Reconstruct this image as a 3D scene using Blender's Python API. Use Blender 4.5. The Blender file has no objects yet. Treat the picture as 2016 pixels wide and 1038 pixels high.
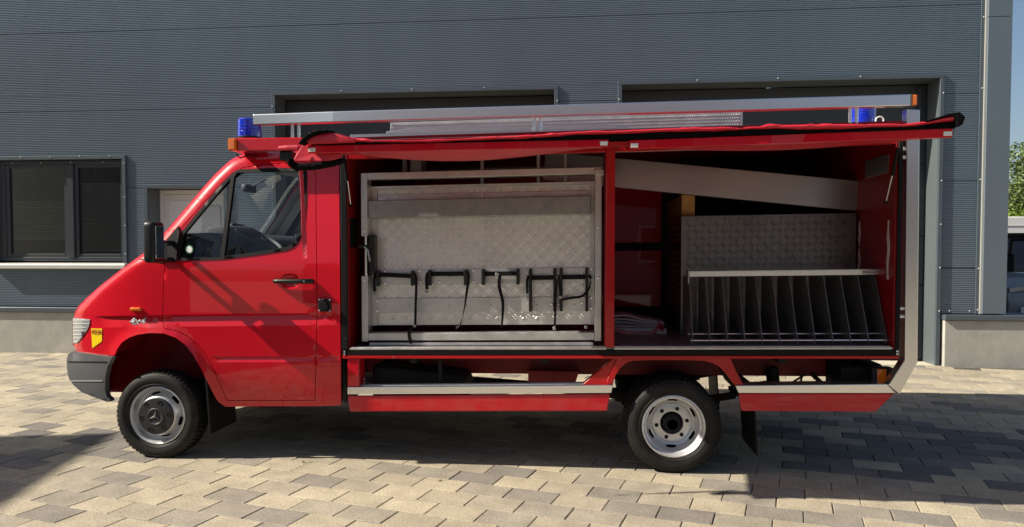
import bpy, bmesh, math, random
from mathutils import Vector, Matrix
from mathutils.geometry import delaunay_2d_cdt

random.seed(7)
scene = bpy.context.scene
COL = scene.collection
PI = math.pi

# ------------------------------------------------------------------ camera, sky, sun, exposure
cam_data = bpy.data.cameras.new("camera")
cam = bpy.data.objects.new("camera", cam_data)
COL.objects.link(cam)
cam.location = (0, 0, 1.49)
cam.rotation_euler = (PI / 2 - math.atan(49 / 1456), 0, 0.10)
cam_data.sensor_width = 36
cam_data.lens = 26.0
cam_data.shift_y = 20 / 2016
cam_data.clip_end = 500
scene.camera = cam

SUN = Vector((1.24, 0.257, -1.0)).normalized()          # the way the light travels
sun_el = math.asin(-SUN.z)
world = bpy.data.worlds.new("World")
scene.world = world
world.use_nodes = True
wn = world.node_tree
wn.nodes.clear()
w_out = wn.nodes.new("ShaderNodeOutputWorld")
w_bg = wn.nodes.new("ShaderNodeBackground")
w_sky = wn.nodes.new("ShaderNodeTexSky")
w_sky.sky_type = 'NISHITA'
w_sky.sun_disc = False
w_sky.sun_elevation = sun_el
w_sky.sun_rotation = math.atan2(-SUN.x, -SUN.y)
w_sky.air_density = 1.0
w_sky.dust_density = 2.0
w_sky.ozone_density = 1.2
w_bg.inputs[1].default_value = 0.066
wn.links.new(w_sky.outputs[0], w_bg.inputs[0])
wn.links.new(w_bg.outputs[0], w_out.inputs[0])

sd = bpy.data.lights.new("sun", 'SUN')
sd.energy = 4.9
sd.angle = math.radians(0.53)
sd.color = (1.0, 0.92, 0.78)
sun = bpy.data.objects.new("sun", sd)
COL.objects.link(sun)
sun.location = (-20, -5, 18)
sun.rotation_euler = SUN.to_track_quat('-Z', 'Y').to_euler()

scene.view_settings.view_transform = 'Standard'
scene.view_settings.look = 'None'
scene.view_settings.exposure = 0.74
scene.view_settings.gamma = 1.0
scene.cycles.use_denoising = True
scene.cycles.max_bounces = 8
scene.cycles.transparent_max_bounces = 16
scene.cycles.sample_clamp_indirect = 6.0

# ------------------------------------------------------------------ helpers
def link_parent(o, parent):
    COL.objects.link(o)
    if parent is not None:
        o.parent = parent
        o.matrix_parent_inverse = parent.matrix_basis.inverted()
    return o

def empty(name, loc=(0, 0, 0)):
    o = bpy.data.objects.new(name, None)
    o.location = loc
    o.empty_display_size = 0.2
    COL.objects.link(o)
    return o

def tag(o, label=None, cat=None, group=None, kind=None):
    if label: o["label"] = label
    if cat: o["category"] = cat
    if group: o["group"] = group
    if kind: o["kind"] = kind
    return o

def rk(s):
    return (lambda v: (v[0], v[1], v[2] + s * (v[0] + 1.63))) if s else None

class MB:
    def __init__(self):
        self.v = []; self.f = []
    def add(self, vs, fs):
        n = len(self.v)
        self.v += [tuple(p) for p in vs]
        self.f += [tuple(i + n for i in q) for q in fs]
        return self
    def box(self, x0, x1, y0, y1, z0, z1):
        return self.add([(x0,y0,z0),(x1,y0,z0),(x1,y1,z0),(x0,y1,z0),(x0,y0,z1),(x1,y0,z1),(x1,y1,z1),(x0,y1,z1)],
                        [(0,3,2,1),(4,5,6,7),(0,1,5,4),(1,2,6,5),(2,3,7,6),(3,0,4,7)])
    def prism(self, pts, a, b, axis='y'):
        n = len(pts)
        def P(p, c):
            return {'y': (p[0], c, p[1]), 'x': (c, p[0], p[1]), 'z': (p[0], p[1], c)}[axis]
        vs = [P(p, a) for p in pts] + [P(p, b) for p in pts]
        fs = [tuple(range(n)), tuple(range(2*n-1, n-1, -1))] + [(i, i+n, (i+1) % n + n, (i+1) % n) for i in range(n)]
        return self.add(vs, fs)
    def bar(self, p, q, w, h, upv=(0, 0, 1)):
        p = Vector(p); q = Vector(q); d = (q - p).normalized(); u = Vector(upv)
        s = d.cross(u)
        if s.length < 1e-5: s = d.cross(Vector((1, 0, 0)))
        s.normalize(); t = s.cross(d).normalized()
        vs = []
        for c in (p, q):
            for a, b in ((-1,-1),(1,-1),(1,1),(-1,1)):
                vs.append(c + s*(a*w/2) + t*(b*h/2))
        return self.add(vs, [(0,1,2,3),(7,6,5,4),(0,4,5,1),(1,5,6,2),(2,6,7,3),(3,7,4,0)])
    def tube(self, path, r, n=8, caps=True):
        path = [Vector(p) for p in path]
        vs = []; fs = []; u = None
        for i, p in enumerate(path):
            a = path[max(0, i-1)]; b = path[min(len(path)-1, i+1)]
            d = (b - a).normalized()
            if u is None:
                u = d.cross(Vector((0, 0, 1)))
                if u.length < 1e-3: u = d.cross(Vector((1, 0, 0)))
            u = (u - d * u.dot(d)).normalized(); w = d.cross(u)
            rr = r[i] if isinstance(r, (list, tuple)) else r
            for k in range(n):
                an = 2*PI*k/n
                vs.append(p + u*(rr*math.cos(an)) + w*(rr*math.sin(an)))
        for i in range(len(path)-1):
            for k in range(n):
                fs.append((i*n+k, i*n+(k+1) % n, (i+1)*n+(k+1) % n, (i+1)*n+k))
        if caps:
            fs.append(tuple(range(n-1, -1, -1))); m = (len(path)-1)*n
            fs.append(tuple(range(m, m+n)))
        return self.add(vs, fs)
    def ribbon(self, path, w, t, side=(1, 0, 0)):
        path = [Vector(p) for p in path]; vs = []; fs = []
        for i, p in enumerate(path):
            d = (path[min(len(path)-1, i+1)] - path[max(0, i-1)]).normalized()
            s = side[i] if isinstance(side, list) else side
            s = Vector(s); s = (s - d*s.dot(d)).normalized(); nn = d.cross(s)
            for a, b in ((-1,-1),(1,-1),(1,1),(-1,1)):
                vs.append(p + s*(a*w/2) + nn*(b*t/2))
        for i in range(len(path)-1):
            for k in range(4):
                fs.append((i*4+k, i*4+(k+1) % 4, (i+1)*4+(k+1) % 4, (i+1)*4+k))
        m = (len(path)-1)*4
        fs += [(3,2,1,0), (m, m+1, m+2, m+3)]
        return self.add(vs, fs)
    def lathe(self, c, prof, n=48, axis='y', a0=0.0, a1=2*PI, closed_prof=False):
        full = abs(a1-a0-2*PI) < 1e-6
        m = n if full else n+1
        vs = []; fs = []; L = len(prof)
        for k in range(m):
            a = a0 + (a1-a0)*k/n
            ca, sa = math.cos(a), math.sin(a)
            for r, h in prof:
                if axis == 'y': vs.append((c[0]+r*ca, c[1]+h, c[2]+r*sa))
                elif axis == 'z': vs.append((c[0]+r*ca, c[1]+r*sa, c[2]+h))
                else: vs.append((c[0]+h, c[1]+r*ca, c[2]+r*sa))
        for k in range(n):
            k2 = (k+1) % m
            for j in range(L if closed_prof else L-1):
                j2 = (j+1) % L
                fs.append((k*L+j, k*L+j2, k2*L+j2, k2*L+j))
        return self.add(vs, fs)
    def build(self, name, mat, parent=None, bevel=0, seg=1, smooth=None, rake=0, merge=0, fix=True, kind=None):
        bm = bmesh.new()
        bv = [bm.verts.new(p) for p in self.v]
        for q in self.f:
            try: bm.faces.new([bv[i] for i in q])
            except ValueError: pass
        if merge: bmesh.ops.remove_doubles(bm, verts=bm.verts, dist=merge)
        if fix: bmesh.ops.recalc_face_normals(bm, faces=bm.faces)
        if bevel:
            es = [e for e in bm.edges if len(e.link_faces) == 2 and e.calc_face_angle(0) > 0.45]
            bmesh.ops.bevel(bm, geom=es, offset=bevel, segments=seg, profile=0.6, affect='EDGES', clamp_overlap=True)
        if rake:
            for v in bm.verts: v.co.z += rake*(v.co.x+1.63)
        if smooth is not None:
            th = math.radians(smooth)
            for f in bm.faces: f.smooth = True
            for e in bm.edges:
                if len(e.link_faces) == 2: e.smooth = e.calc_face_angle(0) < th
        me = bpy.data.meshes.new(name)
        bm.to_mesh(me); bm.free()
        if mat is not None: me.materials.append(mat)
        o = bpy.data.objects.new(name, me)
        link_parent(o, parent)
        if kind: o["kind"] = kind
        return o

def inst(name, me, loc, parent, rot=(0, 0, 0)):
    o = bpy.data.objects.new(name, me)
    o.location = loc; o.rotation_euler = rot
    return link_parent(o, parent)

def text_mesh(txt, size, extrude=0.001, shear=0.0, bevel=0.0):
    cu = bpy.data.curves.new("lettering", 'FONT')
    cu.body = txt; cu.size = size; cu.extrude = extrude; cu.shear = shear; cu.bevel_depth = bevel
    cu.align_x = 'CENTER'; cu.align_y = 'CENTER'; cu.resolution_u = 3
    o = bpy.data.objects.new("lettering", cu); COL.objects.link(o)
    dg = bpy.context.evaluated_depsgraph_get(); dg.update()
    me = bpy.data.meshes.new_from_object(o.evaluated_get(dg))
    bpy.data.objects.remove(o); bpy.data.curves.remove(cu)
    return me

# ------------------------------------------------------------------ materials
def new_mat(name):
    m = bpy.data.materials.new(name); m.use_nodes = True
    nt = m.node_tree; b = nt.nodes["Principled BSDF"]
    return m, nt, b

def setin(b, **k):
    for a, v in k.items():
        n = a.replace('_', ' ')
        for cand in (n, n.title(), n.capitalize()):
            if cand in b.inputs:
                b.inputs[cand].default_value = v
                break

def node(nt, t, **k):
    n = nt.nodes.new(t)
    for a, v in k.items(): setattr(n, a, v)
    return n

def mat(name, col, rough=0.5, metal=0.0, var=0.0, vscale=3.0, bump=0.0, bscale=60.0, rvar=0.0, coat=0.0, coat_r=0.03, spec=0.5, stretch=None, dirt=None, sheen=0):
    m, nt, b = new_mat(name)
    b.inputs["Base Color"].default_value = (*col, 1)
    b.inputs["Roughness"].default_value = rough
    b.inputs["Metallic"].default_value = metal
    b.inputs["Specular IOR Level"].default_value = spec
    if coat:
        b.inputs["Coat Weight"].default_value = coat
        b.inputs["Coat Roughness"].default_value = coat_r
    if sheen: b.inputs["Sheen Weight"].default_value = sheen
    geo = node(nt, "ShaderNodeNewGeometry")
    vec = geo.outputs["Position"]
    if stretch:
        mp = node(nt, "ShaderNodeMapping"); mp.inputs["Scale"].default_value = stretch
        nt.links.new(vec, mp.inputs["Vector"]); vec = mp.outputs[0]
    def noise(scale, det=5, r=0.6):
        n = node(nt, "ShaderNodeTexNoise"); n.inputs["Scale"].default_value = scale
        n.inputs["Detail"].default_value = det; n.inputs["Roughness"].default_value = r
        nt.links.new(vec, n.inputs["Vector"]); return n.outputs["Fac"]
    colout = None
    if var:
        mx = node(nt, "ShaderNodeMix", data_type='RGBA')
        mx.inputs["A"].default_value = (*[c*(1-var) for c in col], 1)
        mx.inputs["B"].default_value = (*[min(1, c*(1+var)) for c in col], 1)
        cr = node(nt, "ShaderNodeMapRange"); cr.inputs[1].default_value = 0.3; cr.inputs[2].default_value = 0.7
        nt.links.new(noise(vscale), cr.inputs[0]); nt.links.new(cr.outputs[0], mx.inputs["Factor"])
        colout = mx.outputs["Result"]
    if dirt:
        dcol, dscale, lo, hi, amt = dirt
        mx = node(nt, "ShaderNodeMix", data_type='RGBA')
        if colout is None: mx.inputs["A"].default_value = (*col, 1)
        else: nt.links.new(colout, mx.inputs["A"])
        mx.inputs["B"].default_value = (*dcol, 1)
        cr = node(nt, "ShaderNodeMapRange"); cr.inputs[1].default_value = lo; cr.inputs[2].default_value = hi
        cr.inputs[3].default_value = 0; cr.inputs[4].default_value = amt
        nt.links.new(noise(dscale, 8, 0.65), cr.inputs[0]); nt.links.new(cr.outputs[0], mx.inputs["Factor"])
        colout = mx.outputs["Result"]
    if colout is not None: nt.links.new(colout, b.inputs["Base Color"])
    if rvar:
        cr = node(nt, "ShaderNodeMapRange"); cr.inputs[1].default_value = 0.3; cr.inputs[2].default_value = 0.7
        cr.inputs[3].default_value = max(0.02, rough-rvar); cr.inputs[4].default_value = min(1, rough+rvar)
        nt.links.new(noise(vscale*2.3), cr.inputs[0]); nt.links.new(cr.outputs[0], b.inputs["Roughness"])
    if bump:
        bp = node(nt, "ShaderNodeBump"); bp.inputs["Strength"].default_value = bump; bp.inputs["Distance"].default_value = 0.01
        nt.links.new(noise(bscale, 4), bp.inputs["Height"]); nt.links.new(bp.outputs[0], b.inputs["Normal"])
    return m

def glass_mat(name, tint=(0.9, 0.95, 0.93), ior=1.5, rough=0.0, boost=1.0):
    m = bpy.data.materials.new(name); m.use_nodes = True
    nt = m.node_tree; nt.nodes.clear()
    out = node(nt, "ShaderNodeOutputMaterial"); tr = node(nt, "ShaderNodeBsdfTransparent"); gl = node(nt, "ShaderNodeBsdfGlossy")
    fr = node(nt, "ShaderNodeFresnel"); fr.inputs["IOR"].default_value = ior
    mu = node(nt, "ShaderNodeMath", operation='MULTIPLY'); mu.inputs[1].default_value = boost; mu.use_clamp = True
    mx = node(nt, "ShaderNodeMixShader")
    tr.inputs[0].default_value = (*tint, 1); gl.inputs["Roughness"].default_value = rough
    nt.links.new(fr.outputs[0], mu.inputs[0]); nt.links.new(mu.outputs[0], mx.inputs[0])
    nt.links.new(tr.outputs[0], mx.inputs[1]); nt.links.new(gl.outputs[0], mx.inputs[2]); nt.links.new(mx.outputs[0], out.inputs[0])
    return m

M = {}
M['red'] = mat("red_paint", (0.53, 0.004, 0.015), 0.34, var=0.04, vscale=1.5, coat=0.8, coat_r=0.015, spec=0.1)
def road_film(m):
    nt = m.node_tree; b = nt.nodes["Principled BSDF"]; src = b.inputs["Base Color"].links[0].from_socket
    geo = node(nt, "ShaderNodeNewGeometry"); sx = node(nt, "ShaderNodeSeparateXYZ"); nt.links.new(geo.outputs["Position"], sx.inputs[0])
    mr = node(nt, "ShaderNodeMapRange"); mr.inputs[1].default_value = 0.85; mr.inputs[2].default_value = 0.35; nt.links.new(sx.outputs["Z"], mr.inputs[0])
    n = node(nt, "ShaderNodeTexNoise"); n.inputs["Scale"].default_value = 9; n.inputs["Detail"].default_value = 8; nt.links.new(geo.outputs["Position"], n.inputs["Vector"])
    cr = node(nt, "ShaderNodeMapRange"); cr.inputs[1].default_value = 0.42; cr.inputs[2].default_value = 0.75; cr.inputs[4].default_value = 0.16; nt.links.new(n.outputs["Fac"], cr.inputs[0])
    mu = node(nt, "ShaderNodeMath", operation='MULTIPLY'); nt.links.new(mr.outputs[0], mu.inputs[0]); nt.links.new(cr.outputs[0], mu.inputs[1])
    mx = node(nt, "ShaderNodeMix", data_type='RGBA'); nt.links.new(src, mx.inputs["A"]); mx.inputs["B"].default_value = (0.30, 0.22, 0.17, 1)
    nt.links.new(mu.outputs[0], mx.inputs["Factor"]); nt.links.new(mx.outputs["Result"], b.inputs["Base Color"])
road_film(M['red'])
M['red_in'] = mat("red_paint_shade_dark", (0.20, 0.003, 0.006), 0.40, var=0.12, vscale=4, spec=0.3, dirt=((0.12, 0.03, 0.03), 9, 0.55, 0.8, 0.5))  # darker copy of the red, shade put into the colour; blotches are dirt
M['red_old'] = mat("red_paint_worn", (0.40, 0.007, 0.010), 0.34, var=0.08, vscale=5, coat=0.45, coat_r=0.05, spec=0.15, dirt=((0.45, 0.25, 0.22), 22, 0.66, 0.78, 0.5))
M['alu'] = mat("aluminium", (0.82, 0.82, 0.82), 0.27, metal=1.0, var=0.02, vscale=2)
M['alu_dull'] = mat("aluminium_dull", (0.55, 0.55, 0.545), 0.48, metal=0.9, var=0.14, vscale=7, rvar=0.12, bump=0.05, bscale=90, dirt=((0.20, 0.19, 0.17), 14, 0.60, 0.8, 0.45))
M['alu_brush'] = mat("aluminium_brushed", (0.72, 0.72, 0.725), 0.26, metal=1.0, var=0.02, vscale=2)
M['alu_plank'] = mat("aluminium_plank_sheet", (0.42, 0.41, 0.41), 0.33, metal=1.0, var=0.05, vscale=2, rvar=0.06)  # aluminium darkened to carry the shade of the open bay
M['alu_floor'] = mat("aluminium_floor", (0.40, 0.39, 0.38), 0.42, metal=0.8, var=0.2, vscale=12, rvar=0.15, dirt=((0.08, 0.06, 0.05), 10, 0.5, 0.7, 0.7))
M['galv'] = mat("galvanised_sheet", (0.30, 0.305, 0.30), 0.45, metal=0.85, var=0.15, vscale=14, rvar=0.12)
M['black'] = mat("black_plastic", (0.009, 0.0095, 0.0105), 0.42, spec=0.35, var=0.15, vscale=20, bump=0.04, bscale=300)
M['rubber'] = mat("black_rubber", (0.005, 0.005, 0.0055), 0.62, spec=0.22, var=0.2, vscale=14, bump=0.06, bscale=200)
M['seal'] = mat("dusty_rubber_seal", (0.005, 0.005, 0.005), 0.6, spec=0.2, var=0.2, vscale=30, dirt=((0.25, 0.23, 0.20), 60, 0.66, 0.72, 0.8))
M['tyre'] = mat("tyre_rubber", (0.011, 0.0105, 0.010), 0.66, spec=0.3, var=0.2, vscale=10, bump=0.05, bscale=220, dirt=((0.05, 0.042, 0.034), 7, 0.48, 0.75, 0.5))
M['grey_plastic'] = mat("grey_bumper_plastic", (0.105, 0.108, 0.112), 0.42, var=0.06, vscale=8, bump=0.05, bscale=420)
M['steel'] = mat("silver_wheel_steel", (0.66, 0.67, 0.68), 0.36, metal=0.6, var=0.07, vscale=8, rvar=0.08)
M['chrome'] = mat("chrome", (0.75, 0.76, 0.78), 0.12, metal=1.0)
M['dark_metal'] = mat("dark_chassis_metal", (0.007, 0.007, 0.007), 0.6, spec=0.25, var=0.3, vscale=12)
M['chassis_red'] = mat("red_chassis_paint", (0.20, 0.006, 0.008), 0.5, var=0.2, vscale=8)
M['fabric_red'] = mat("red_tarpaulin", (0.52, 0.012, 0.030), 0.42, var=0.10, vscale=7, bump=0.12, bscale=40, coat=0.15, coat_r=0.25)
M['fabric_black'] = mat("black_velcro_fabric", (0.004, 0.004, 0.0045), 0.95, var=0.4, vscale=70, bump=0.6, bscale=160, spec=0.1)
M['strap_red'] = mat("red_webbing", (0.55, 0.03, 0.06), 0.7, var=0.2, vscale=70, bump=0.3, bscale=300)
M['strap'] = mat("black_webbing", (0.005, 0.005, 0.0055), 0.7, spec=0.2, var=0.2, vscale=80, bump=0.2, bscale=400)
M['hub'] = mat("hub_black", (0.018, 0.018, 0.019), 0.5, var=0.15, vscale=20)
M['white'] = mat("white_plastic", (0.75, 0.75, 0.73), 0.4)
M['orange'] = mat("orange_lens", (0.75, 0.16, 0.005), 0.12, coat=1.0)
M['red_lens'] = mat("red_lens", (0.45, 0.005, 0.005), 0.15, coat=1.0)
M['rib_white'] = mat("lens_rib", (0.62, 0.63, 0.63), 0.2, coat=0.5)
M['tread'] = mat("polished_tread", (0.88, 0.87, 0.85), 0.30, metal=0.9)
M['yellow'] = mat("yellow_sticker", (0.80, 0.56, 0.005), 0.35)
M['wood'] = mat("rough_timber", (0.42, 0.22, 0.075), 0.7, var=0.25, vscale=10, stretch=(3, 0.6, 12), bump=0.15, bscale=30)
M['interior'] = mat("cab_trim_dark", (0.060, 0.066, 0.078), 0.6, var=0.1, vscale=6, bump=0.08, bscale=300)
M['interior_grey'] = mat("cab_trim_grey", (0.48, 0.49, 0.48), 0.6, var=0.05, vscale=6)
M['glass'] = glass_mat("cab_glass", (0.93, 0.96, 0.95), 1.45, 0.0, 1.0)
M['pane'] = glass_mat("window_glass", (0.82, 0.86, 0.86), 1.5, 0.0, 1.3)
M['mirror'] = mat("mirror_glass", (0.9, 0.9, 0.9), 0.02, metal=1.0)
M['cloth_white'] = mat("white_tarpaulin", (0.55, 0.53, 0.54), 0.6, var=0.06, vscale=10)
M['clad'] = mat("anthracite_cladding", (0.165, 0.215, 0.265), 0.31, metal=0.15, var=0.05, vscale=1.0, stretch=(2.5, 1, 0.35), dirt=((0.22, 0.24, 0.25), 1.6, 0.55, 0.8, 0.25))
M['clad_flat'] = mat("anthracite_flat_sheet", (0.130, 0.168, 0.200), 0.36, metal=0.15, var=0.05, vscale=1.2)
M['trim'] = mat("anthracite_trim", (0.085, 0.108, 0.130), 0.36, metal=0.2, var=0.05, vscale=3)
M['gate'] = mat("shade_darkened_gate", (0.040, 0.046, 0.052), 0.4, var=0.05)  # door colour darkened to stand in for the lintel's shadow
M['reveal'] = mat("sun_lightened_reveal", (0.125, 0.148, 0.158), 0.36, metal=0.2, var=0.05, vscale=2)  # reveal sheet lightened so the sun-facing jambs look lit
M['frame'] = mat("window_frame_grey", (0.040, 0.047, 0.057), 0.34, var=0.05, vscale=3)
M['sill'] = mat("pale_metal_sill", (0.60, 0.60, 0.56), 0.4, metal=0.2, var=0.05)
M['silver_strip'] = mat("silver_edge_strip", (0.52, 0.52, 0.48), 0.4, metal=0.4)
M['plinth'] = mat("grey_render_plinth", (0.40, 0.39, 0.355), 0.85, var=0.10, vscale=5, bump=0.22, bscale=14, dirt=((0.26, 0.25, 0.22), 3, 0.5, 0.75, 0.4))
M['door_white'] = mat("white_door", (0.82, 0.82, 0.83), 0.45, var=0.03)
M['room'] = mat("dim_room", (0.35, 0.35, 0.34), 0.9)
M['blind'] = mat("grey_blind", (0.42, 0.42, 0.40), 0.6, var=0.1)
M['concrete'] = mat("threshold_concrete", (0.50, 0.46, 0.36), 0.85, var=0.1, vscale=8, bump=0.2, bscale=80)
M['letter_orange'] = mat("orange_lettering", (0.75, 0.33, 0.05), 0.5)
M['letter_dark'] = mat("dark_lettering", (0.03, 0.03, 0.03), 0.5)
M['letter_red'] = mat("dark_red_lettering", (0.30, 0.03, 0.01), 0.5)
M['green'] = mat("green_print", (0.05, 0.25, 0.12), 0.5)

def blue_glass():
    m, nt, b = new_mat("blue_beacon_glass")
    setin(b, Base_Color=(0.010, 0.045, 0.75, 1), Roughness=0.12)
    b.inputs["Transmission Weight"].default_value = 0.35
    b.inputs["Coat Weight"].default_value = 1.0
    return m
M['blue'] = blue_glass()

def lens_mat():
    m, nt, b = new_mat("headlamp_lens")
    setin(b, Base_Color=(0.34, 0.36, 0.37, 1), Roughness=0.08)
    b.inputs["Transmission Weight"].default_value = 0.25
    b.inputs["Coat Weight"].default_value = 1.0
    return m
M['lens'] = lens_mat()
# ------------------------------------------------------------------ ground
def ground_material():
    m, nt, b = new_mat("yard_ground")
    geo = node(nt, "ShaderNodeNewGeometry")
    mp = node(nt, "ShaderNodeMapping"); mp.inputs["Rotation"].default_value = (0, 0, math.radians(15))
    br = node(nt, "ShaderNodeTexBrick")
    br.inputs["Color1"].default_value = (0.34, 0.30, 0.24, 1); br.inputs["Color2"].default_value = (0.27, 0.24, 0.20, 1)
    br.inputs["Mortar"].default_value = (0.10, 0.09, 0.07, 1)
    br.inputs["Scale"].default_value = 1.0; br.inputs["Mortar Size"].default_value = 0.004
    br.inputs["Brick Width"].default_value = 0.305; br.inputs["Row Height"].default_value = 0.206
    nt.links.new(geo.outputs["Position"], mp.inputs["Vector"]); nt.links.new(mp.outputs[0], br.inputs["Vector"])
    nt.links.new(br.outputs["Color"], b.inputs["Base Color"]); b.inputs["Roughness"].default_value = 0.9
    return m
M['ground'] = ground_material()
M['joint'] = mat("sandy_joint", (0.075, 0.066, 0.052), 0.95, var=0.3, vscale=40)

def paver_material():
    m, nt, b = new_mat("concrete_paver")
    at = node(nt, "ShaderNodeAttribute"); at.attribute_name = "tone"
    geo = node(nt, "ShaderNodeNewGeometry")
    ramp = node(nt, "ShaderNodeValToRGB")
    cr = ramp.color_ramp
    cr.elements[0].position = 0.0; cr.elements[0].color = (0.135, 0.128, 0.126, 1)
    cr.elements[1].position = 1.0; cr.elements[1].color = (0.50, 0.435, 0.315, 1)
    for p, c in ((0.25, (0.215, 0.195, 0.175, 1)), (0.5, (0.36, 0.32, 0.255, 1)), (0.75, (0.43, 0.375, 0.275, 1))):
        e = cr.elements.new(p); e.color = c
    nt.links.new(at.outputs["Fac"], ramp.inputs[0])
    n1 = node(nt, "ShaderNodeTexNoise"); n1.inputs["Scale"].default_value = 75; n1.inputs["Detail"].default_value = 4; n1.inputs["Roughness"].default_value = 0.8
    n2 = node(nt, "ShaderNodeTexNoise"); n2.inputs["Scale"].default_value = 6; n2.inputs["Detail"].default_value = 6
    n3 = node(nt, "ShaderNodeTexVoronoi"); n3.inputs["Scale"].default_value = 170
    for n in (n1, n2, n3): nt.links.new(geo.outputs["Position"], n.inputs["Vector"])
    r1 = node(nt, "ShaderNodeMapRange"); r1.inputs[1].default_value = 0.25; r1.inputs[2].default_value = 0.75; r1.inputs[3].default_value = 0.40; r1.inputs[4].default_value = 1.36
    r2 = node(nt, "ShaderNodeMapRange"); r2.inputs[1].default_value = 0.3; r2.inputs[2].default_value = 0.7; r2.inputs[3].default_value = 0.84; r2.inputs[4].default_value = 1.12
    nt.links.new(n1.outputs["Fac"], r1.inputs[0]); nt.links.new(n2.outputs["Fac"], r2.inputs[0])
    mu = node(nt, "ShaderNodeMath", operation='MULTIPLY'); n4 = node(nt, "ShaderNodeTexNoise"); n4.inputs["Scale"].default_value = 0.9; n4.inputs["Detail"].default_value = 5; nt.links.new(geo.outputs["Position"], n4.inputs["Vector"])
    r4 = node(nt, "ShaderNodeMapRange"); r4.inputs[1].default_value = 0.3; r4.inputs[2].default_value = 0.7; r4.inputs[3].default_value = 0.84; r4.inputs[4].default_value = 1.08
    nt.links.new(n4.outputs["Fac"], r4.inputs[0]); m0 = node(nt, "ShaderNodeMath", operation='MULTIPLY'); nt.links.new(r4.outputs[0], m0.inputs[0]); nt.links.new(r2.outputs[0], m0.inputs[1])
    nt.links.new(r1.outputs[0], mu.inputs[0]); nt.links.new(m0.outputs[0], mu.inputs[1])
    vm = node(nt, "ShaderNodeVectorMath", operation='SCALE')
    nt.links.new(ramp.outputs[0], vm.inputs[0]); nt.links.new(mu.outputs[0], vm.inputs["Scale"])
    nt.links.new(vm.outputs[0], b.inputs["Base Color"])
    b.inputs["Roughness"].default_value = 0.88; b.inputs["Specular IOR Level"].default_value = 0.35
    bp = node(nt, "ShaderNodeBump"); bp.inputs["Strength"].default_value = 0.5; bp.inputs["Distance"].default_value = 0.004
    nt.links.new(n3.outputs["Distance"], bp.inputs["Height"]); nt.links.new(bp.outputs[0], b.inputs["Normal"])
    return m
M['paver'] = paver_material()

gmb = MB(); gmb.add([(-160, -160, -0.03), (160, -160, -0.03), (160, 160, -0.03), (-160, 160, -0.03)], [(0, 1, 2, 3)])
ground = gmb.build("ground", M['ground'], fix=False); tag(ground, "ground of the yard round the hall", kind="structure")
pmb = MB(); pmb.add([(-13, -6, -0.012), (10.5, -6, -0.012), (10.5, 10.6, -0.012), (-13, 10.6, -0.012)], [(0, 1, 2, 3)])
paving = pmb.build("paving", M['joint'], fix=False); tag(paving, "sunlit beige and grey concrete block paving in running bond", kind="structure")

PA = math.radians(-15.0); PL, PW = 0.305, 0.206
pu = Vector((math.cos(PA), math.sin(PA), 0)); pv = Vector((-math.sin(PA), math.cos(PA), 0))
P0 = Vector((1.269, 4.41, 0))

def paver_shape(seed):
    r = random.Random(seed)
    l, w, c, h = PL - 0.005, PW - 0.0045, 0.004, 0.011
    j = lambda: r.uniform(-0.0012, 0.0012)
    base = [(-l/2, -w/2), (l/2, -w/2), (l/2, w/2), (-l/2, w/2)]
    vs = [(x + j(), y + j(), -h) for x, y in base]
    vs += [(vs[i][0], vs[i][1], -c*0.8) for i in range(4)]
    vs += [(vs[i][0] - math.copysign(c, vs[i][0]), vs[i][1] - math.copysign(c, vs[i][1]), r.uniform(-0.0006, 0.0006)) for i in range(4)]
    fs = [(8, 9, 10, 11)]
    for i in range(4):
        k = (i + 1) % 4
        fs += [(4+i, 4+k, 8+k, 8+i), (i, k, 4+k, 4+i)]
    return vs, fs

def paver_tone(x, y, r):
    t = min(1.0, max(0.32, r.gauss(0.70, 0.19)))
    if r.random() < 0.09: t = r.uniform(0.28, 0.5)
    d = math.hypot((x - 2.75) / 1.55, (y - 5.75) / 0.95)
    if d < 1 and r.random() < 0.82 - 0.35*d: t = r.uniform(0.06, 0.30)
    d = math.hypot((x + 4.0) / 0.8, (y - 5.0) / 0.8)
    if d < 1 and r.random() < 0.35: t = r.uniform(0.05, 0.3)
    return t

CY, SY = math.cos(0.10), math.sin(0.10)
def to_px(x, y, z=0.0):
    d = -SY*x + CY*y; a = CY*x + SY*y; p = math.atan(49/1456)
    dz = z - 1.49
    zc = d*math.cos(p) - dz*math.sin(p); yc = d*math.sin(p) + dz*math.cos(p)
    if zc < 0.2: return None
    return 1008 + 1456*a/zc, 539 - 1456*yc/zc, zc
pr = random.Random(3)
cells = []
for i in range(-60, 60):
    for j in range(-60, 60):
        o = pu*(i*PL + (0.5*PL if j % 2 else 0.0) + 0.02*math.sin(j*12.9)) + pv*(j*PW)
        c = P0 + o
        if not (-12.8 < c.x < 10.3 and -5.8 < c.y < 9.93): continue
        if c.x > 4.5 and c.y > 9.62: continue
        q = to_px(c.x, c.y)
        vis = q is not None and -20 < q[0] < 2040 and q[1] < 1075 and not (-3.1 < c.x < 2.0 and 5.6 < c.y < 7.6)
        cells.append((q[2] if vis else 99 + random.random(), c.x, c.y, paver_tone(c.x, c.y, pr)))
cells.sort()
variants = []
for k in range(20):
    vs, fs = paver_shape(k)
    me = bpy.data.meshes.new("paver"); me.from_pydata(vs, [], fs)
    at = me.attributes.new("tone", 'FLOAT', 'FACE')
    for d in at.data: d.value = k / 19.0
    me.materials.append(M['paver']); variants.append(me)
sv, sf, st = [], [], []
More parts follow.
